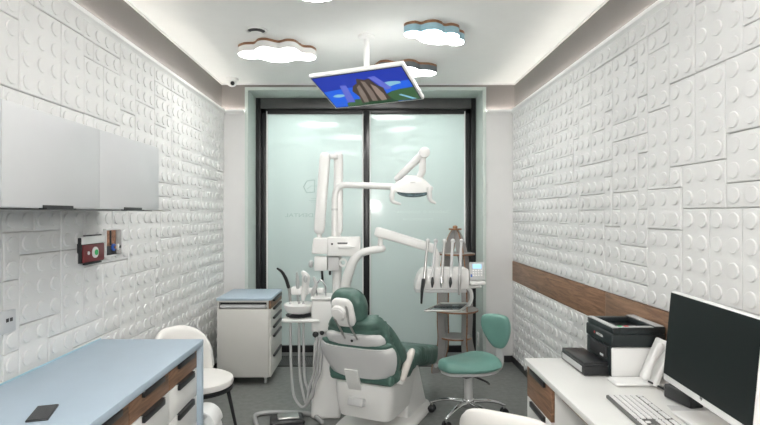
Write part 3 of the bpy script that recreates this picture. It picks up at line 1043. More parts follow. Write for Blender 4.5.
for xa, xb, yb in ((290.5, 319, 407), (299, 316, 403), (303.5, 322, 398)):
    A(MB().tube([P(xa, 303, 4.17), P(xa, 340, 4.12), P(xa + 1, 375, 4.08), P(xa + 4, yb - 10, 4.05), P((xa + xb) / 2 - 1, yb, 4.02), P(xb - 7, yb - 14, 4.02), P(xb - 2, 372, 4.04), P(xb, 350, 4.06), P(xb + 1, 338, 4.10)], .0105, 10, 8), 'hose', 'hose')
A(MB().lathe([(.024, 0), (.024, .014), (.018, .018)], (-.435, UY - .11, .655), (0, -1, 0), 20).lathe([(.018, 0), (.018, .014)], (-.385, UY - .11, .668), (0, -1, 0), 16), 'hose_socket', 'blk')

# x-ray arm with its control head
t = thing('xray_unit', 'white folded x-ray arm with two upright bars above a boxy control head', 'x-ray unit', (-.275, UY, 1.26))
A = At(t)
Y0 = 4.12
a, b_ = P(327, 237, Y0), P(360.5, 256.5, Y0)
A(MB().b2((a.x, Y0, b_.z), (b_.x, Y0 + .13, a.z), .012, 3), 'control_head', 'dent')
a, b_ = P(346, 0, Y0 - .004), P(346, 246.5, Y0 - .004)
h = MB().prism([(-.062, .012), (.030, .012), (.075, .0), (.030, -.014), (-.062, -.014)], (b_.x, Y0 - .001, b_.z), (1, 0, 0), (0, 0, 1), .016, .004)
A(h, 'handle', 'trim')
A(MB().cyl((P(332, 0, Y0).x, Y0 - .002, P(0, 244, Y0).z), (P(332, 0, Y0).x, Y0 + .001, P(0, 244, Y0).z), .008, seg=14), 'indicator', 'blk')
A(MB().b2((P(337.5, 0, Y0).x, Y0 - .002, P(0, 243.8, Y0).z), (P(347.5, 0, Y0).x, Y0, P(0, 242.5, Y0).z)), 'marking', 'blkm')
a, b_ = P(311.5, 238, Y0 + .02), P(327.5, 254, Y0 + .02)
sec = [[Vector((x0, y_, z)) for x0, y_ in ((xl, Y0 + .02), (b_.x + .002, Y0 + .02), (b_.x + .002, Y0 + .15), (xl, Y0 + .15))] for z, xl in ((b_.z, a.x), (b_.z + .05, a.x + .004), (a.z - .012, a.x + .012), (a.z, a.x + .02))]
o = A(MB().loft(sec), 'head_end', 'dent')
md = o.modifiers.new('bev', 'BEVEL'); md.width = .008; md.segments = 3; md.limit_method = 'ANGLE'; md.angle_limit = R(35)
a, b_ = P(314, 256.8, Y0 + .02), P(327, 271, Y0 + .02)
A(MB().b2((a.x, Y0 + .02, b_.z), (b_.x, Y0 + .13, a.z), .008), 'lower_housing', 'dent')
a, b_ = P(327.8, 257, Y0 + .03), P(339, 271, Y0 + .03)
A(MB().b2((a.x, Y0 + .03, b_.z), (b_.x, Y0 + .13, a.z), .006), 'lower_housing', 'dentg')
c = P(310, 264, Y0 + .06)
A(MB().lathe([(.02, 0), (.03, .006), (.03, .022), (.018, .034)], c + Vector((.024, 0, 0)), (-1, 0, 0), 20), 'knob', 'pale')
c = P(343, 262.5, Y0 + .05)
A(MB().lathe([(.018, -.012), (.034, -.012), (.034, .012), (.018, .012), (.018, -.012)], c, (0, 1, 0), 24, cap=False), 'ring_bracket', 'dent')
A(MB().tube([P(322, 270, 4.2), P(322.5, 280, 4.2)], .010, 10).tube([P(330, 270, 4.2), P(330, 274, 4.2)], .010, 10), 'cable_gland', 'blk')
for x0, y0, x1, y1, hw, nm in ((325.5, 153, 319, 233.5, 5.3, 0), (338.5, 153, 338.2, 233.5, 4.6, 1)):
    p0 = P(x0, y0, 4.20 + .07 * nm); p1 = P(x1, y1, 4.20 + .07 * nm)
    k = hw * p0.y / FX
    tg = (p1 - p0).normalized()
    uu = Vector((tg.z, 0, -tg.x)).normalized()
    secs = []
    L = (p1 - p0).length
    for s_, q in ((0, .62), (.008, .84), (.025, .97), (.05, 1), (L * .5, 1.0), (L - .05, 1), (L - .025, .96), (L - .008, .82), (L, .6)):
        secs.append(rsec(p0 + tg * s_, uu, Vector((0, 1, 0)), k * q, .042 * q, .4, 24))
    A(MB().loft(secs), 'arm_bar', 'dent', ang=55)
    A(MB().cyl(p1 - tg * .01, P(x1 + .5, 240, p0.y), .020, seg=16), 'arm_neck', 'dent')
A(MB().b2((P(326, 0, 4.2).x, 4.19, P(0, 158.5, 4.2).z), (P(338, 0, 4.2).x, 4.27, P(0, 154, 4.2).z), .012, 3), 'elbow', 'dent')

# operating light
LY = 4.16
t = thing('operating_light', 'white dental operating light on a bent arm above the chair', 'lamp', (-.275, UY, 1.30))
A = At(t)
A(MB().tube([P(334.5, 246, UY - .02), P(334.6, 215, UY - .02), P(335, 197, UY - .02), P(337, 189, UY - .02), P(342, 185.5, UY - .02), P(352, 185, UY - .02), P(375, 186, UY - .03), P(397, 187, LY)], .0255, 16, 6), 'arm', 'dent', ang=60)
A(MB().cyl(P(334.5, 208.5, UY - .02), P(334.5, 210.5, UY - .02), .0275, seg=20), 'collar', 'dentg')
A(MB().cyl(P(397.5, 188, LY), P(397.8, 177, LY), .017, seg=16), 'joint', 'dent')
p0, p1 = P(397.5, 178, LY), P(424, 153, LY - .1)
A(MB().tube([p0, p1], [.030, .040], 16, smooth=False, sc=(.8, 1)), 'spring_arm', 'dent', ang=60)
A(MB().cyl(p1 + Vector((0, -.052, 0)), p1 + Vector((0, .052, 0)), .041, seg=28, bev=.006), 'elbow', 'dent')
A(MB().tube([P(423, 157, LY - .1), P(422.5, 166, LY - .1), P(422, 172, LY - .1), P(418, 179, LY - .1)], [.022, .028, .028, .024], 14), 'head_stem', 'dent', ang=60)
hcx = P(411.5, 188, LY - .08)
secs = []
for i in range(15):
    u = -1 + 2 * i / 14
    x = hcx.x + .162 * math.copysign(abs(u) ** .9, u)
    f = max(.05, 1 - abs(u) ** 3) ** .5
    top = .098 * max(.0, 1 - max(0, abs(u + .0) - .25) ** 1.5 * 1.35) * (1 if u > -.3 else .82)
    bot = -.040 - .012 * (1 - u * u)
    ring = []
    for yy, zz in ((-.10, -.012), (-.105, bot * .8), (-.085, bot), (.07, bot * .8), (.10, bot * .2), (.095, top * .4), (.06, top * .85), (0, top), (-.05, top * .92), (-.085, top * .6), (-.098, top * .2)):
        ring.append(Vector((x, hcx.y + yy * (.35 + .65 * f), hcx.z + zz * (.25 + .75 * f) + .0)))
    secs.append(ring)
A(MB().loft(secs), 'lamp_head', 'dent', ang=60)
mb = MB()
ring = []
for k in range(28):
    a = math.tau * k / 28
    ring.append((math.cos(a) * .120, math.sin(a) * .045))
mb.prism(ring, hcx + Vector((.004, -.080, -.038)), (1, 0, 0), (0, .55, .835), .012)
A(mb, 'reflector', 'lens')
w = MB()
w.b2((hcx.x - .016, hcx.y - .100, hcx.z + .036), (hcx.x + .022, hcx.y - .085, hcx.z + .043))
A(w, 'marking', 'dentg')
for pts in (((393, 191), (391.8, 197), (393, 201.5), (400, 204)), ((429, 189), (429.5, 195), (430.5, 200), (435, 203))):
    A(MB().tube([P(x, y, LY - .17) for x, y in pts], [.020, .020, .015, .010], 12), 'handle', 'dent', ang=60)

# delivery arm and instrument table
t = thing('instrument_table', 'white dental instrument table with five handpieces on a swinging arm', 'instrument table', (P(443, 280, 4.08).x, 4.08, 1.05))
A = At(t)
A(MB().tube([P(343, 302, UY - .06), P(346, 283, UY - .08), P(352, 264, UY - .1), P(359, 254.5, UY - .1), P(368, 251, UY - .1), P(382, 248.5, UY - .1)], [.040, .040, .038, .032, .030, .030], 16), 'support_arm', 'dent', ang=60)
A(MB().cyl(P(380, 249, UY - .1), P(380.5, 236, UY - .1), .022, .018, 16), 'pivot', 'dent')
p0, p1 = P(375, 231, UY - .1), P(435, 249, 4.10)
tg = (p1 - p0).normalized(); uu = Vector((-tg.z, 0, tg.x)).normalized()
L = (p1 - p0).length
secs = [rsec(p0 + tg * s_, uu, Vector((0, 1, 0)), .040 * q, .04 * q, .45, 24) for s_, q in ((0, .7), (.012, .92), (.03, 1.0), (L * .5, .95), (L - .02, .9), (L, .75))]
A(MB().loft(secs), 'balance_arm', 'dent', ang=55)
A(MB().tube([P(434, 249, 4.1), P(437, 256, 4.1), P(436, 266, 4.1), P(436, 274, 4.1)], .024, 14), 'table_stem', 'dent', ang=60)
TY = 4.02
# cabinet of the table: rounded left end
out = [(415.5, 289.5), (416.5, 282), (419, 275), (423, 270), (428, 269), (468, 269), (469.5, 271), (469.5, 288), (468, 289.5)]
o0 = P(415.5, 289.5, TY)
ol = [(P(x, y, TY).x - o0.x, P(x, y, TY).z - o0.z) for x, y in out]
secs = []
mb = MB().prism(ol[::-1], (o0.x, TY, o0.z), (1, 0, 0), (0, 0, 1), -.20, .008)
A(mb, 'table_body', 'dent')
A(MB().b2((P(415.8, 0, TY).x, TY + .01, P(0, 293, TY).z), (P(467, 0, TY).x, TY + .19, P(0, 289.6, TY).z), .006), 'underside', 'dentg')
for i, (xt, xb, yb) in enumerate(((427.8, 424, 283), (435.6, 432.5, 283), (444.5, 441.5, 283), (452.8, 450.5, 282), (461.5, 459.5, 280))):
    yy = TY - .03
    h = A(MB().tube([P(xb, yb, yy - .01), P((xt + xb) / 2, 260, yy + .01), P(xt - .4, 246, yy + .03), P(xt, 242, yy + .04)], [.014, .011, .010, .012], 12), 'handpiece_arm', 'steel' if i in (0, 2) else 'dentg')
    A(MB().ell(P(xt + .1, 241, yy + .04), (.017, .015, .018)), 'roller', 'dentg', h)
    A(MB().b2((P(xb - 3, 0, TY).x, TY - .022, P(0, 281.5, TY).z), (P(xb + 3, 0, TY).x, TY - .001, P(0, 274, TY).z), .006), 'holder', 'dent')
    if i == 0:
        A(MB().tube([P(xb - .6, 280, yy - .02), P(xb - 1.2, 286, yy - .02), P(xb - 2, 291, yy - .02), P(xb - 2.6, 303, yy - .01)], [.014, .015, .012, .008], 12), 'handpiece', 'blk')
    elif i == 4:
        A(MB().tube([P(xb + .3, 276, yy - .02), P(xb, 283, yy - .02), P(xb - .3, 294, yy - .02)], [.009, .013, .010], 12), 'handpiece', 'steel')
    else:
        A(MB().tube([P(xb, 278, yy - .02), P(xb, 283, yy - .02), P(xb - .3, 287, yy - .02)], [.008, .013, .006], 12), 'handpiece', 'chrome' if i == 2 else 'blk')
# instrument tray on its holder
z0 = P(0, 304, 4.0).z
mb = MB()
q = [P(428, 306, 3.95), P(461, 307.5, 3.95), P(471, 298.5, 4.16), P(443, 297, 4.16)]
zz = .885
q = [Vector((p.x, p.y, zz)) for p in (P(425, 307, 3.88), P(460, 307, 3.88), P(470, 298, 4.2), P(441, 298, 4.2))]
cxy = sum(q, Vector()) / 4
for i in range(4):
    a, b_ = q[i], q[(i + 1) % 4]
    mb.tube([a, b_], .008, 8, smooth=False)
A(mb, 'tray_frame', 'steel')
A(MB().add([p + Vector((0, 0, dz)) for dz in (-.006, -.002) for p in q], [(3, 2, 1, 0), (4, 5, 6, 7), (0, 1, 5, 4), (1, 2, 6, 5), (2, 3, 7, 6), (3, 0, 4, 7)]), 'instrument_tray', 'lens')
m1, m2 = (q[0] + q[3]) / 2, (q[1] + q[2]) / 2
A(MB().tube([m1, m2], .006, 8, smooth=False), 'tray_divider', 'blk')
A(MB().tube([q[2] + Vector((-.02, -.06, 0)), P(471.5, 299, 4.1), P(471, 292, 4.1), P(468, 288, 4.1)], .014, 10), 'tray_bracket', 'dent')
# control panel
a, b_ = P(469.8, 262, TY), P(484.5, 284, TY)
k = A(MB().box(((a.x + b_.x) / 2, TY + .01, (a.z + b_.z) / 2 + .012), (b_.x - a.x, .028, a.z - b_.z - .03), .005, Matrix.Rotation(R(-14), 3, 'X')), 'control_panel', 'pale')
ctr = Vector(((a.x + b_.x) / 2, TY + .01, (a.z + b_.z) / 2 + .012)); rm = Matrix.Rotation(R(-14), 3, 'X')
A(MB().box(ctr + rm @ Vector((.0, -.0150, .036)), (.066, .002, .034), 0, rm), 'display', 'lcd', k)
mb = MB()
for i in range(4):
    for j in range(3):
        mb.box(ctr + rm @ Vector((-.030 + i * .020, -.0150, .004 - j * .018)), (.013, .003, .010), .001, rm, seg=1)
A(mb, 'keys', 'trim', k)
A(MB().box(ctr + rm @ Vector((-.046, -.0152, -.036)), (.012, .003, .022), .001, rm), 'switch', 'navy', k)
A(MB().b2((a.x + .002, TY - .03, b_.z - .004), (b_.x + .004, TY + .05, b_.z + .022), .008), 'panel_shelf', 'dent')
A(MB().tube([P(466, 287, TY + .03), P(480, 286.5, TY + .03)], .012, 10, smooth=False), 'panel_arm', 'dent')

# foot control and its hose on the floor
v = PZ(285, 421, .0)
t = thing('foot_control', 'dark foot pedal with looping grey hose on the floor before the dental unit', 'pedal', (v.x, v.y, 0))
A = At(t)
A(MB().box((v.x + .02, v.y - .03, .022), (.26, .17, .042), .016, R(12), seg=3), 'body', 'blk')
A(MB().box((v.x + .03, v.y - .035, .052), (.16, .11, .018), .007, R(12), seg=3), 'treadle', 'steel')
A(MB().tube([PZ(322, 422, .02), PZ(312, 414.5, .02), PZ(290, 412.5, .02), PZ(268, 412.5, .02), PZ(257, 414.5, .02), PZ(254.5, 418, .02), PZ(256, 423, .02), PZ(258, 432, .02)], .017, 12, 8), 'hose', 'hose')

# ------------------------------------------------------------------ rocket shaped shelf stand
t = thing('shelf_stand', 'grey rocket shaped shelf stand with wooden edges behind the instrument table', 'shelf', (.862, 5.38, 0))
prof_o = [(.04, 1.435), (.085, 1.37), (.135, 1.24), (.175, 1.08), (.20, .90), (.212, .70), (.212, .50), (.205, .34), (.225, .22), (.262, .12), (.275, .05), (.275, 0)]
prof_i = [(.200, 0), (.190, .06), (.140, .18), (.122, .30), (.128, .50), (.128, .70), (.115, .90), (.085, 1.06), (.045, 1.20), (.015, 1.28), (.008, 1.435)]
po = [(p.x, p.y) for p in catmull([(a, b_, 0) for a, b_ in prof_o], 4)] + [(p.x, p.y) for p in catmull([(a, b_, 0) for a, b_ in prof_i], 4)]
for k in range(4):
    a = R(24 + 90 * k)
    d = Vector((math.cos(a), math.sin(a), 0))
    nrm = d.cross(Vector((0, 0, 1)))
    MB().prism(po[::-1], nrm * -.008, d, (0, 0, 1), .016, 0, mats=(0, 1)).build('fin', ['fin', 'ply'], t)
for z, r, nm in ((1.437, .065, 'cap'), (1.185, .20, 'shelf'), (.615, .235, 'shelf'), (.335, .165, 'shelf')):
    ring = [(math.cos(math.tau * i / 40) * r, math.sin(math.tau * i / 40) * r) for i in range(40)]
    MB().prism(ring, (0, 0, z), (1, 0, 0), (0, 1, 0), .016, 0, mats=(0, 1)).build(nm, ['fin', 'ply'], t)
MB().ell((0, 0, 1.466), (.026, .026, .018)).build('tip', 'ply', t)
for k in range(4):
    a = R(24 + 90 * k)
    d = Vector((math.cos(a), math.sin(a), 0)); nrm = d.cross(Vector((0, 0, 1)))
    MB().cyl(d * .232 + Vector((0, 0, .075)) - nrm * .0092, d * .232 + Vector((0, 0, .075)) + nrm * .0092, .022, seg=20).build('foot_disc', 'cab', t)

# ------------------------------------------------------------------ dentist's stool
SX, SY = .765, 4.12
t = thing('dentist_stool', 'teal saddle stool with small backrest on five chrome legs right of the dental chair', 'stool', (SX, SY, 0), R(213))
# local +x = forward
out = [(.27, .0), (.262, .055), (.215, .10), (.14, .155), (.03, .205), (-.10, .215), (-.19, .175), (-.225, .08), (-.225, -.08), (-.19, -.175), (-.10, -.215), (.03, -.205), (.14, -.155), (.215, -.10), (.262, -.055)]
oc = catmull([(a, b_, 0) for a, b_ in out], 4, True)
secs = []
for q, z in ((.90, .400), (.97, .408), (1.0, .425), (.985, .446), (.93, .462), (.80, .474), (.55, .480), (.25, .478), (.05, .476)):
    s_ = []
    for p in oc:
        x, y = p.x * q, p.y * q
        zz = z
        if z > .43:
            zz += .030 * max(0, x / .27) ** 2 - .030 * (y / .2) ** 2 + .022 * max(0, -x / .22) ** 2
        s_.append(Vector((x, y, zz)))
    secs.append(s_)
MB().loft(secs).build('seat', 'teal', t, ang=70)
MB().loft([[Vector((p.x * q, p.y * q, z)) for p in oc] for q, z in ((.80, .370), (.90, .378), (.93, .399))]).build('seat_pan', 'dentg', t)
MB().b2((-.05, -.07, .335), (.09, .07, .372), .01).tube([(.02, .06, .350), (.02, .20, .345), (.02, .24, .335)], .008, 10).build('mechanism', 'blkm', t)
MB().cyl((0, 0, .125), (0, 0, .345), .034, seg=24).build('column', 'dentg', t)
MB().cyl((0, 0, .085), (0, 0, .155), .045, seg=24, bev=.006).build('hub', 'chrome', t)
for k in range(5):
    a = R(90 * 0 + 72 * k + 14)
    d = Vector((math.cos(a), math.sin(a), 0))
    l_ = MB().tube([d * .035 + Vector((0, 0, .128)), d * .14 + Vector((0, 0, .126)), d * .23 + Vector((0, 0, .108)), d * .30 + Vector((0, 0, .080))], [.022, .020, .017, .013], 12, sc=(.7, 1.1)).build('leg', 'chrome', t, ang=70)
    e_ = d * .30
    n2_ = Vector((-d.y, d.x, 0))
    MB().cyl(e_ + Vector((0, 0, .085)), e_ + Vector((0, 0, .050)), .008, seg=12).build('caster_stem', 'steel', l_)
    for s_ in (-1, 1):
        MB().cyl(e_ + n2_ * s_ * .008 + Vector((0, 0, .03)), e_ + n2_ * s_ * .026 + Vector((0, 0, .03)), .03, seg=20, bev=.005).build('wheel', 'blk', l_)
# backrest
bo = catmull([(-.125, .10, 0), (-.09, .135, 0), (0, .142, 0), (.09, .135, 0), (.125, .10, 0), (.128, .02, 0), (.095, -.07, 0), (.05, -.135, 0), (0, -.148, 0), (-.05, -.135, 0), (-.095, -.07, 0), (-.128, .02, 0)], 4, True)
bm_ = Matrix.Translation((-.315, 0, .645)) @ Matrix.Rotation(R(10), 4, 'Y') @ Matrix.Rotation(R(14), 4, 'Z')
secs = []
for q, x in ((.86, -.028), (.97, -.022), (1.0, -.004), (.98, .012), (.90, .024), (.70, .030), (.35, .030), (.05, .029)):
    secs.append([bm_ @ Vector((x + .10 * (p.x * q) ** 2 / .128 , p.x * q, p.y * q)) for p in bo])
MB().loft(secs).build('backrest', 'teal', t, ang=70)
mb = MB()
secs = []
for x, z in ((-.05, .362), (-.15, .352), (-.27, .335), (-.325, .345), (-.346, .39), (-.348, .47), (-.346, .56), (-.340, .64)):
    secs.append((x, z))
pp = catmull([(x, 0, z) for x, z in secs], 4)
ls = []
for i, p in enumerate(pp):
    a = pp[max(i - 1, 0)]; b_ = pp[min(i + 1, len(pp) - 1)]
    tg = (b_ - a).normalized(); nn_ = Vector((0, 1, 0)).cross(tg)
    w_ = .036
    ls.append([p + Vector((0, w_, 0)) - nn_ * .009, p + Vector((0, -w_, 0)) - nn_ * .009, p + Vector((0, -w_, 0)) + nn_ * .009, p + Vector((0, w_, 0)) + nn_ * .009])
MB().loft(ls).build('back_bar', 'dentg', t)

# ------------------------------------------------------------------ desk
DZ = .75
t = thing('desk', 'white desk along the right wall carrying the computer and printer', 'desk', (1.22, 1.75, 0))
A = At(t)
A(MB().b2((.905, .35, DZ - .030), (XR - .018, 3.10, DZ), .003), 'top', 'cabw')
A(MB().b2((.97, .37, DZ - .095), (.99, 2.66, DZ - .0305)), 'brown_strip', 'wood_y')  # brown strip set back below the desk top edge
A(MB().b2((.93, .37, 0), (XR - .018, .40, DZ - .0305), .002), 'side_panel', 'cabw')
A(MB().b2((XR - .034, .41, .25), (XR - .018, 2.65, DZ - .0305)), 'back_panel', 'cabw')
t = thing('drawer_pedestal', 'white desk drawer unit with oak upper drawer and black pulls', 'drawers', (1.22, 2.88, 0))
A = At(t)
y0, y1, xf = 2.675, 3.085, .918
A(MB().b2((xf + .02, y0, .06), (XR - .018, y1, DZ - .031), .001).b2((xf + .05, y0 + .01, 0), (XR - .03, y1 - .01, .06)), 'body', 'cabw')
for za, zb, mt in ((.536, .716, 'wood_y'), (.332, .531, 'cabw'), (.07, .327, 'cabw')):
    d = A(MB().b2((xf, y0 + .001, za), (xf + .019, y1 - .001, zb), .0015), 'drawer', mt)
    yc = (y0 + y1) / 2
    A(MB().b2((xf - .014, yc - .12, zb - .030), (xf - .0005, yc + .12, zb - .005), .001).b2((xf - .014, yc - .12, zb - .004), (xf + .010, yc + .12, zb - .001)), 'handle', 'blk', d)

# printer
t = thing('printer', 'black and white laser printer on the far end of the desk', 'printer', (1.36, 2.88, DZ))
A = At(t)
px0, px1, py0, py1 = 1.245, 1.522, 2.715, 3.035
w = MB().b2((px0 + .004, py0, DZ + .004), (px1, py0 + .05, DZ + .158), .010, 3).b2((px0 + .03, py0 + .03, DZ + .004), (px1, py1, DZ + .158), .006)
A(w, 'body', 'plast')
A(MB().b2((px0, py0 + .012, DZ + .004), (px0 + .05, py1 - .004, DZ + .158), .006), 'front', 'prn')
w = MB().b2((px0 - .004, py0 - .006, DZ + .160), (px1, py1, DZ + .228), .010, 3)
A(w, 'upper_cover', 'prn')
w = MB()
x0, x1, y0, y1, z0, z1 = px0 + .004, px1, py0 - .002, py1 - .002, DZ + .2285, DZ + .262
w.b2((x0, y0, z0), (x0 + .045, y1, z1 - .004), .005).b2((x1 - .06, y0, z0), (x1, y1, z1 + .004), .005).b2((x0 + .04, y0, z0), (x1 - .05, y0 + .045, z1), .005).b2((x0 + .04, y1 - .045, z0), (x1 - .05, y1, z1), .005)
A(w, 'output_rim', 'prn')
w = MB().b2((x0 + .002, y0 + .005, z1 - .004), (x0 + .034, y1 - .005, z1 + .002), .002).b2((x0 + .034, y0 + .003, z1), (x1 - .06, y0 + .034, z1 + .003), .001)
A(w, 'control_strip', 'pale')
A(MB().b2((x1 - .05, y0 + .004, z1 + .004), (x1 - .004, y1 - .004, z1 + .008), .002), 'lid_panel', 'pale')
A(MB().b2((x0 + .045, y0 + .046, z0 + .0005), (x1 - .06, y1 - .046, z0 + .004)), 'output_tray', 'blk')
A(MB().b2((x0 + .036, y0 + .012, z1 + .003), (x0 + .054, y0 + .026, z1 + .006)), 'start_key', 'grn')
A(MB().b2((x0 + .068, y0 + .012, z1 + .003), (x0 + .088, y0 + .026, z1 + .006)), 'stop_key', 'redl')
w = MB().b2((px0 - .13, py0 + .035, DZ + .004), (px0 + .02, py1 + .04, DZ + .052), .004).b2((px0 - .128, py0 + .037, DZ + .052), (px0 + .0, py1 + .038, DZ + .070), .006)
A(w, 'paper_cassette', 'blk')
A(MB().b2((px0 - .1325, py0 + .06, DZ + .014), (px0 - .1302, py1 + .02, DZ + .046), .001), 'cassette_front', 'pale')
A(MB().b2((px0 - .012, py0 + .05, DZ + .09), (px0 + .001, py0 + .24, DZ + .150), .002), 'slot', 'blkm')
A(MB().b2((px0 - .014, py0 + .07, DZ + .094), (px0 - .0125, py0 + .11, DZ + .106)), 'paper_sheet', 'cab')
vs, fs = text_mesh('KYOCERA', .018)
x0_, x1_ = min(v.x for v in vs), max(v.x for v in vs)
mb = MB().add([(px0 - .0048 - v.z, py0 + .135 - (v.x - (x0_ + x1_) / 2), DZ + .190 + v.y) for v in vs], fs)
A(mb, 'lettering', 'trim', fix=False)
A(MB().lathe([(.007, 0), (.007, .0015)], (px0 - .004, py0 + .200, DZ + .196), (-1, 0, 0), 14), 'red_mark', 'redl')

# desk telephone
t = thing('desk_telephone', 'white desk telephone between the printer and the monitor', 'telephone', (1.36, 2.63, DZ))
A = At(t)
A(MB().b2((1.205, 2.575, DZ + .002), (1.475, 2.685, DZ + .020), .008, 3), 'base', 'plast')
rm = Matrix.Rotation(R(-66), 3, 'Y')
A(MB().box((1.425, 2.618, DZ + .115), (.225, .155, .024), .010, rm, seg=3), 'body', 'plast')
hs = A(MB().tube([(1.355, 2.585, DZ + .050), (1.378, 2.582, DZ + .115), (1.425, 2.585, DZ + .195)], [.020, .015, .020], 14, sc=(1, 1)), 'handset', 'plast')
A(MB().tube([(1.36, 2.57, DZ + .03), (1.40, 2.53, DZ + .012), (1.41, 2.48, DZ + .008), (1.42, 2.462, DZ + .008)], .005, 8), 'cord', 'blk')

# keyboard
kq = [PZ(605.8, 395, .765), PZ(637, 390.3, .765), PZ(686.5, 425.5, .765), PZ(638, 425.5, .765)]
pr = [kq[0], kq[1]]
fw = ((kq[3] - kq[0]).normalized() + (kq[2] - kq[1]).normalized()).normalized()   # along the long side, to the camera
wd = .165; ln = .45
up_ = Vector((0, 0, 1)); rt = up_.cross(fw).normalized()
if rt.x < 0:
    rt = -rt
o0 = kq[0]
t = thing('keyboard', 'grey keyboard with white keys lying on the desk before the monitor', 'keyboard', (o0.x, o0.y, DZ))
A = At(t)
ctr = o0 + fw * ln / 2 + rt * wd / 2
rm = Matrix((fw, -rt if fw.cross(-rt).z > 0 else rt, up_)).transposed()
A(MB().box((ctr.x, ctr.y, DZ + .009), (ln, wd, .016), .005, rm, seg=3), 'case', 'kbd')
mb = MB()
kp = .0186
for r_ in range(6):
    c_ = 0
    yo = .014 + r_ * .0245 + (.004 if r_ == 5 else 0)
    col = 0.0
    for wk in ([1, 1, 1, 1, 1, 1, 1, 1, 1, 1, 1, 1, 1, 2] if r_ in (4,) else [1.5] + [1] * 12 + [1.5] if r_ == 3 else [1.75] + [1] * 11 + [2.25] if r_ == 2 else [2.25] + [1] * 10 + [2.75] if r_ == 1 else [1.25, 1.25, 1.25, 6.25, 1.25, 1.25, 1.25, 1.25] if r_ == 0 else [1, 0, 1, 1, 1, 1, 0, 1, 1, 1, 1, 0, 1, 1, 1, 1]):
        if wk == 0:
            col += .5; continue
        xa = .010 + col * kp
        p = o0 + fw * (xa + wk * kp / 2) + rt * (wd - yo - .010 if False else yo + .004)
        mb.box((p.x, p.y, DZ + .0195), (wk * kp - .0045, .0185, .006), .0015, rm, seg=1)
        col += wk
    for k in range(7):
        xa = .010 + (15.4 + k + (.25 if k > 2 else 0)) * kp
        if k < 3 and r_ in (1, 2) and not (r_ == 1 and k == 1):
            continue
        p = o0 + fw * (xa + kp / 2) + rt * (yo + .004)
        mb.box((p.x, p.y, DZ + .0195), (kp - .0045, .0185, .006), .0015, rm, seg=1)
A(mb, 'keys', 'key')

# desk mat, monitor, small black box
a, b_ = PZ(667, 406, DZ), PZ(686, 425, DZ)
d = (b_ - a).normalized(); rt = Vector((-d.y, d.x, 0))
if rt.x < 0: rt = -rt
rt.z = 0
t = MB()
c4 = [a, a + d * .62, a + d * .62 + rt * .17, a + rt * .17]
t.add([Vector((p.x, p.y, DZ + dz)) for dz in (.0005, .004) for p in c4], [(3, 2, 1, 0), (4, 5, 6, 7), (0, 1, 5, 4), (1, 2, 6, 5), (2, 3, 7, 6), (3, 0, 4, 7)])
o = t.build('desk_mat', 'matg'); tag(o, 'light grey mat on the desk under the monitor', 'mat')
r1 = Vector((-.091, -.996, 0)).normalized()
r2 = Vector((-.09, 0, -1)); r2 = (r2 - r1 * r1.dot(r2)).normalized()
YL = 2.28
TLm = P(671, 291, YL); Wm, Hm = .617, .385
nz = r1.cross(r2)
if nz.x < 0: nz = -nz
rot = Matrix((r1, nz, -r2)).transposed()
cen = TLm + r1 * Wm / 2 + r2 * Hm / 2
fc = cen + r1 * 0 + r2 * (Hm / 2 + .0)
t = thing('monitor', 'large white framed computer monitor with dark screen on the desk', 'monitor', (cen.x + .05, cen.y, DZ))
A = At(t)
A(MB().box(cen + nz * .018, (Wm, .034, Hm), .006, rot, seg=3), 'casing', 'plast')
chin = .030
sc_c = TLm + r1 * Wm / 2 + r2 * ((Hm - chin) / 2 + .003) - nz * .0008
A(MB().box(sc_c, (Wm - .012, .003, Hm - chin - .005), 0, rot), 'screen', 'scr')
vs, fs = text_mesh('hp', .017)
x0_, x1_ = min(v.x for v in vs), max(v.x for v in vs)
lc = TLm + r1 * (Wm * .5) + r2 * (Hm - .019) - nz * .0006
A(MB().add([lc + r1 * (v.x - (x0_ + x1_) / 2) - r2 * v.y - nz * v.z for v in vs], fs), 'emblem', 'blkm', fix=False)
bc = cen + nz * .035
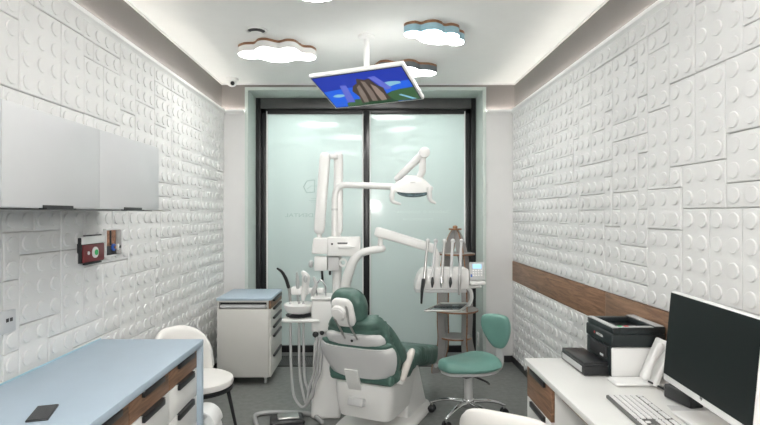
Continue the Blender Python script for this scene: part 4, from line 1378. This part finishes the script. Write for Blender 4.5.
A(MB().tube([bc + nz * .032 + r2 * .05, bc + nz * .06 + r2 * .14, Vector((bc.x + .10, bc.y, DZ + .045))], [.030, .028, .028], 12, sc=(.5, 1.4)), 'stand_neck', 'dentg')
A(MB().b2((bc.x - .02, bc.y - .10, DZ + .0045), (bc.x + .14, bc.y + .26, DZ + .016), .005, 3), 'stand_foot', 'plast')
p = PZ(681, 403, DZ)
t = thing('small_box', 'small black box with a white mark behind the monitor on the desk', 'box', (p.x, p.y, DZ))
A = At(t)
A(MB().box((p.x + .01, p.y + .0, DZ + .034), (.07, .16, .062), .008, R(10), seg=3), 'casing', 'blk')
A(MB().box((p.x - .0262, p.y + .02, DZ + .030), (.002, .022, .008), 0, R(10)), 'mark', 'trim')

# ------------------------------------------------------------------ added globe in place of the camera flash mirrored in the glass
gx = .06; gz = 1.86
t = thing('wall_lamp', 'added white globe behind the camera standing in for the flash mirrored in the glass', 'lamp', (gx, REAR, gz))
MB().lathe([(.06, 0), (.06, .02), (.03, .03), (.02, .08)], (0, 0, 0), (0, 1, 0), 24).build('bracket', 'trim', t)
MB().ell((0, .17, 0), (.12, .12, .12)).build('globe', 'globe', t)

# ------------------------------------------------------------------ camera, world, view
cam = bpy.data.cameras.new('camera')
co = bpy.data.objects.new('camera', cam); C.objects.link(co)
co.location = (0, 0, EYE); co.rotation_euler = (R(90), 0, 0)
cam.sensor_width = 36; cam.lens = FX * 36 / 760
cam.shift_x = (380 - CX) / 760; cam.shift_y = (CY - 212.5) / 760
cam.clip_start = .05
sc = bpy.context.scene
sc.camera = co
wd_ = bpy.data.worlds.new('world'); sc.world = wd_
wd_.use_nodes = True
wd_.node_tree.nodes['Background'].inputs[0].default_value = (.6, .65, .7, 1)
wd_.node_tree.nodes['Background'].inputs[1].default_value = .3
sc.view_settings.view_transform = 'Standard'
sc.view_settings.look = 'None'
sc.view_settings.gamma = 1
sc.view_settings.use_curve_mapping = False
sc.view_settings.exposure = 1.55
sc.cycles.use_denoising = True
sc.cycles.denoising_prefilter = 'ACCURATE'
sc.cycles.max_bounces = 12
sc.cycles.diffuse_bounces = 8
sc.cycles.sample_clamp_indirect = 6
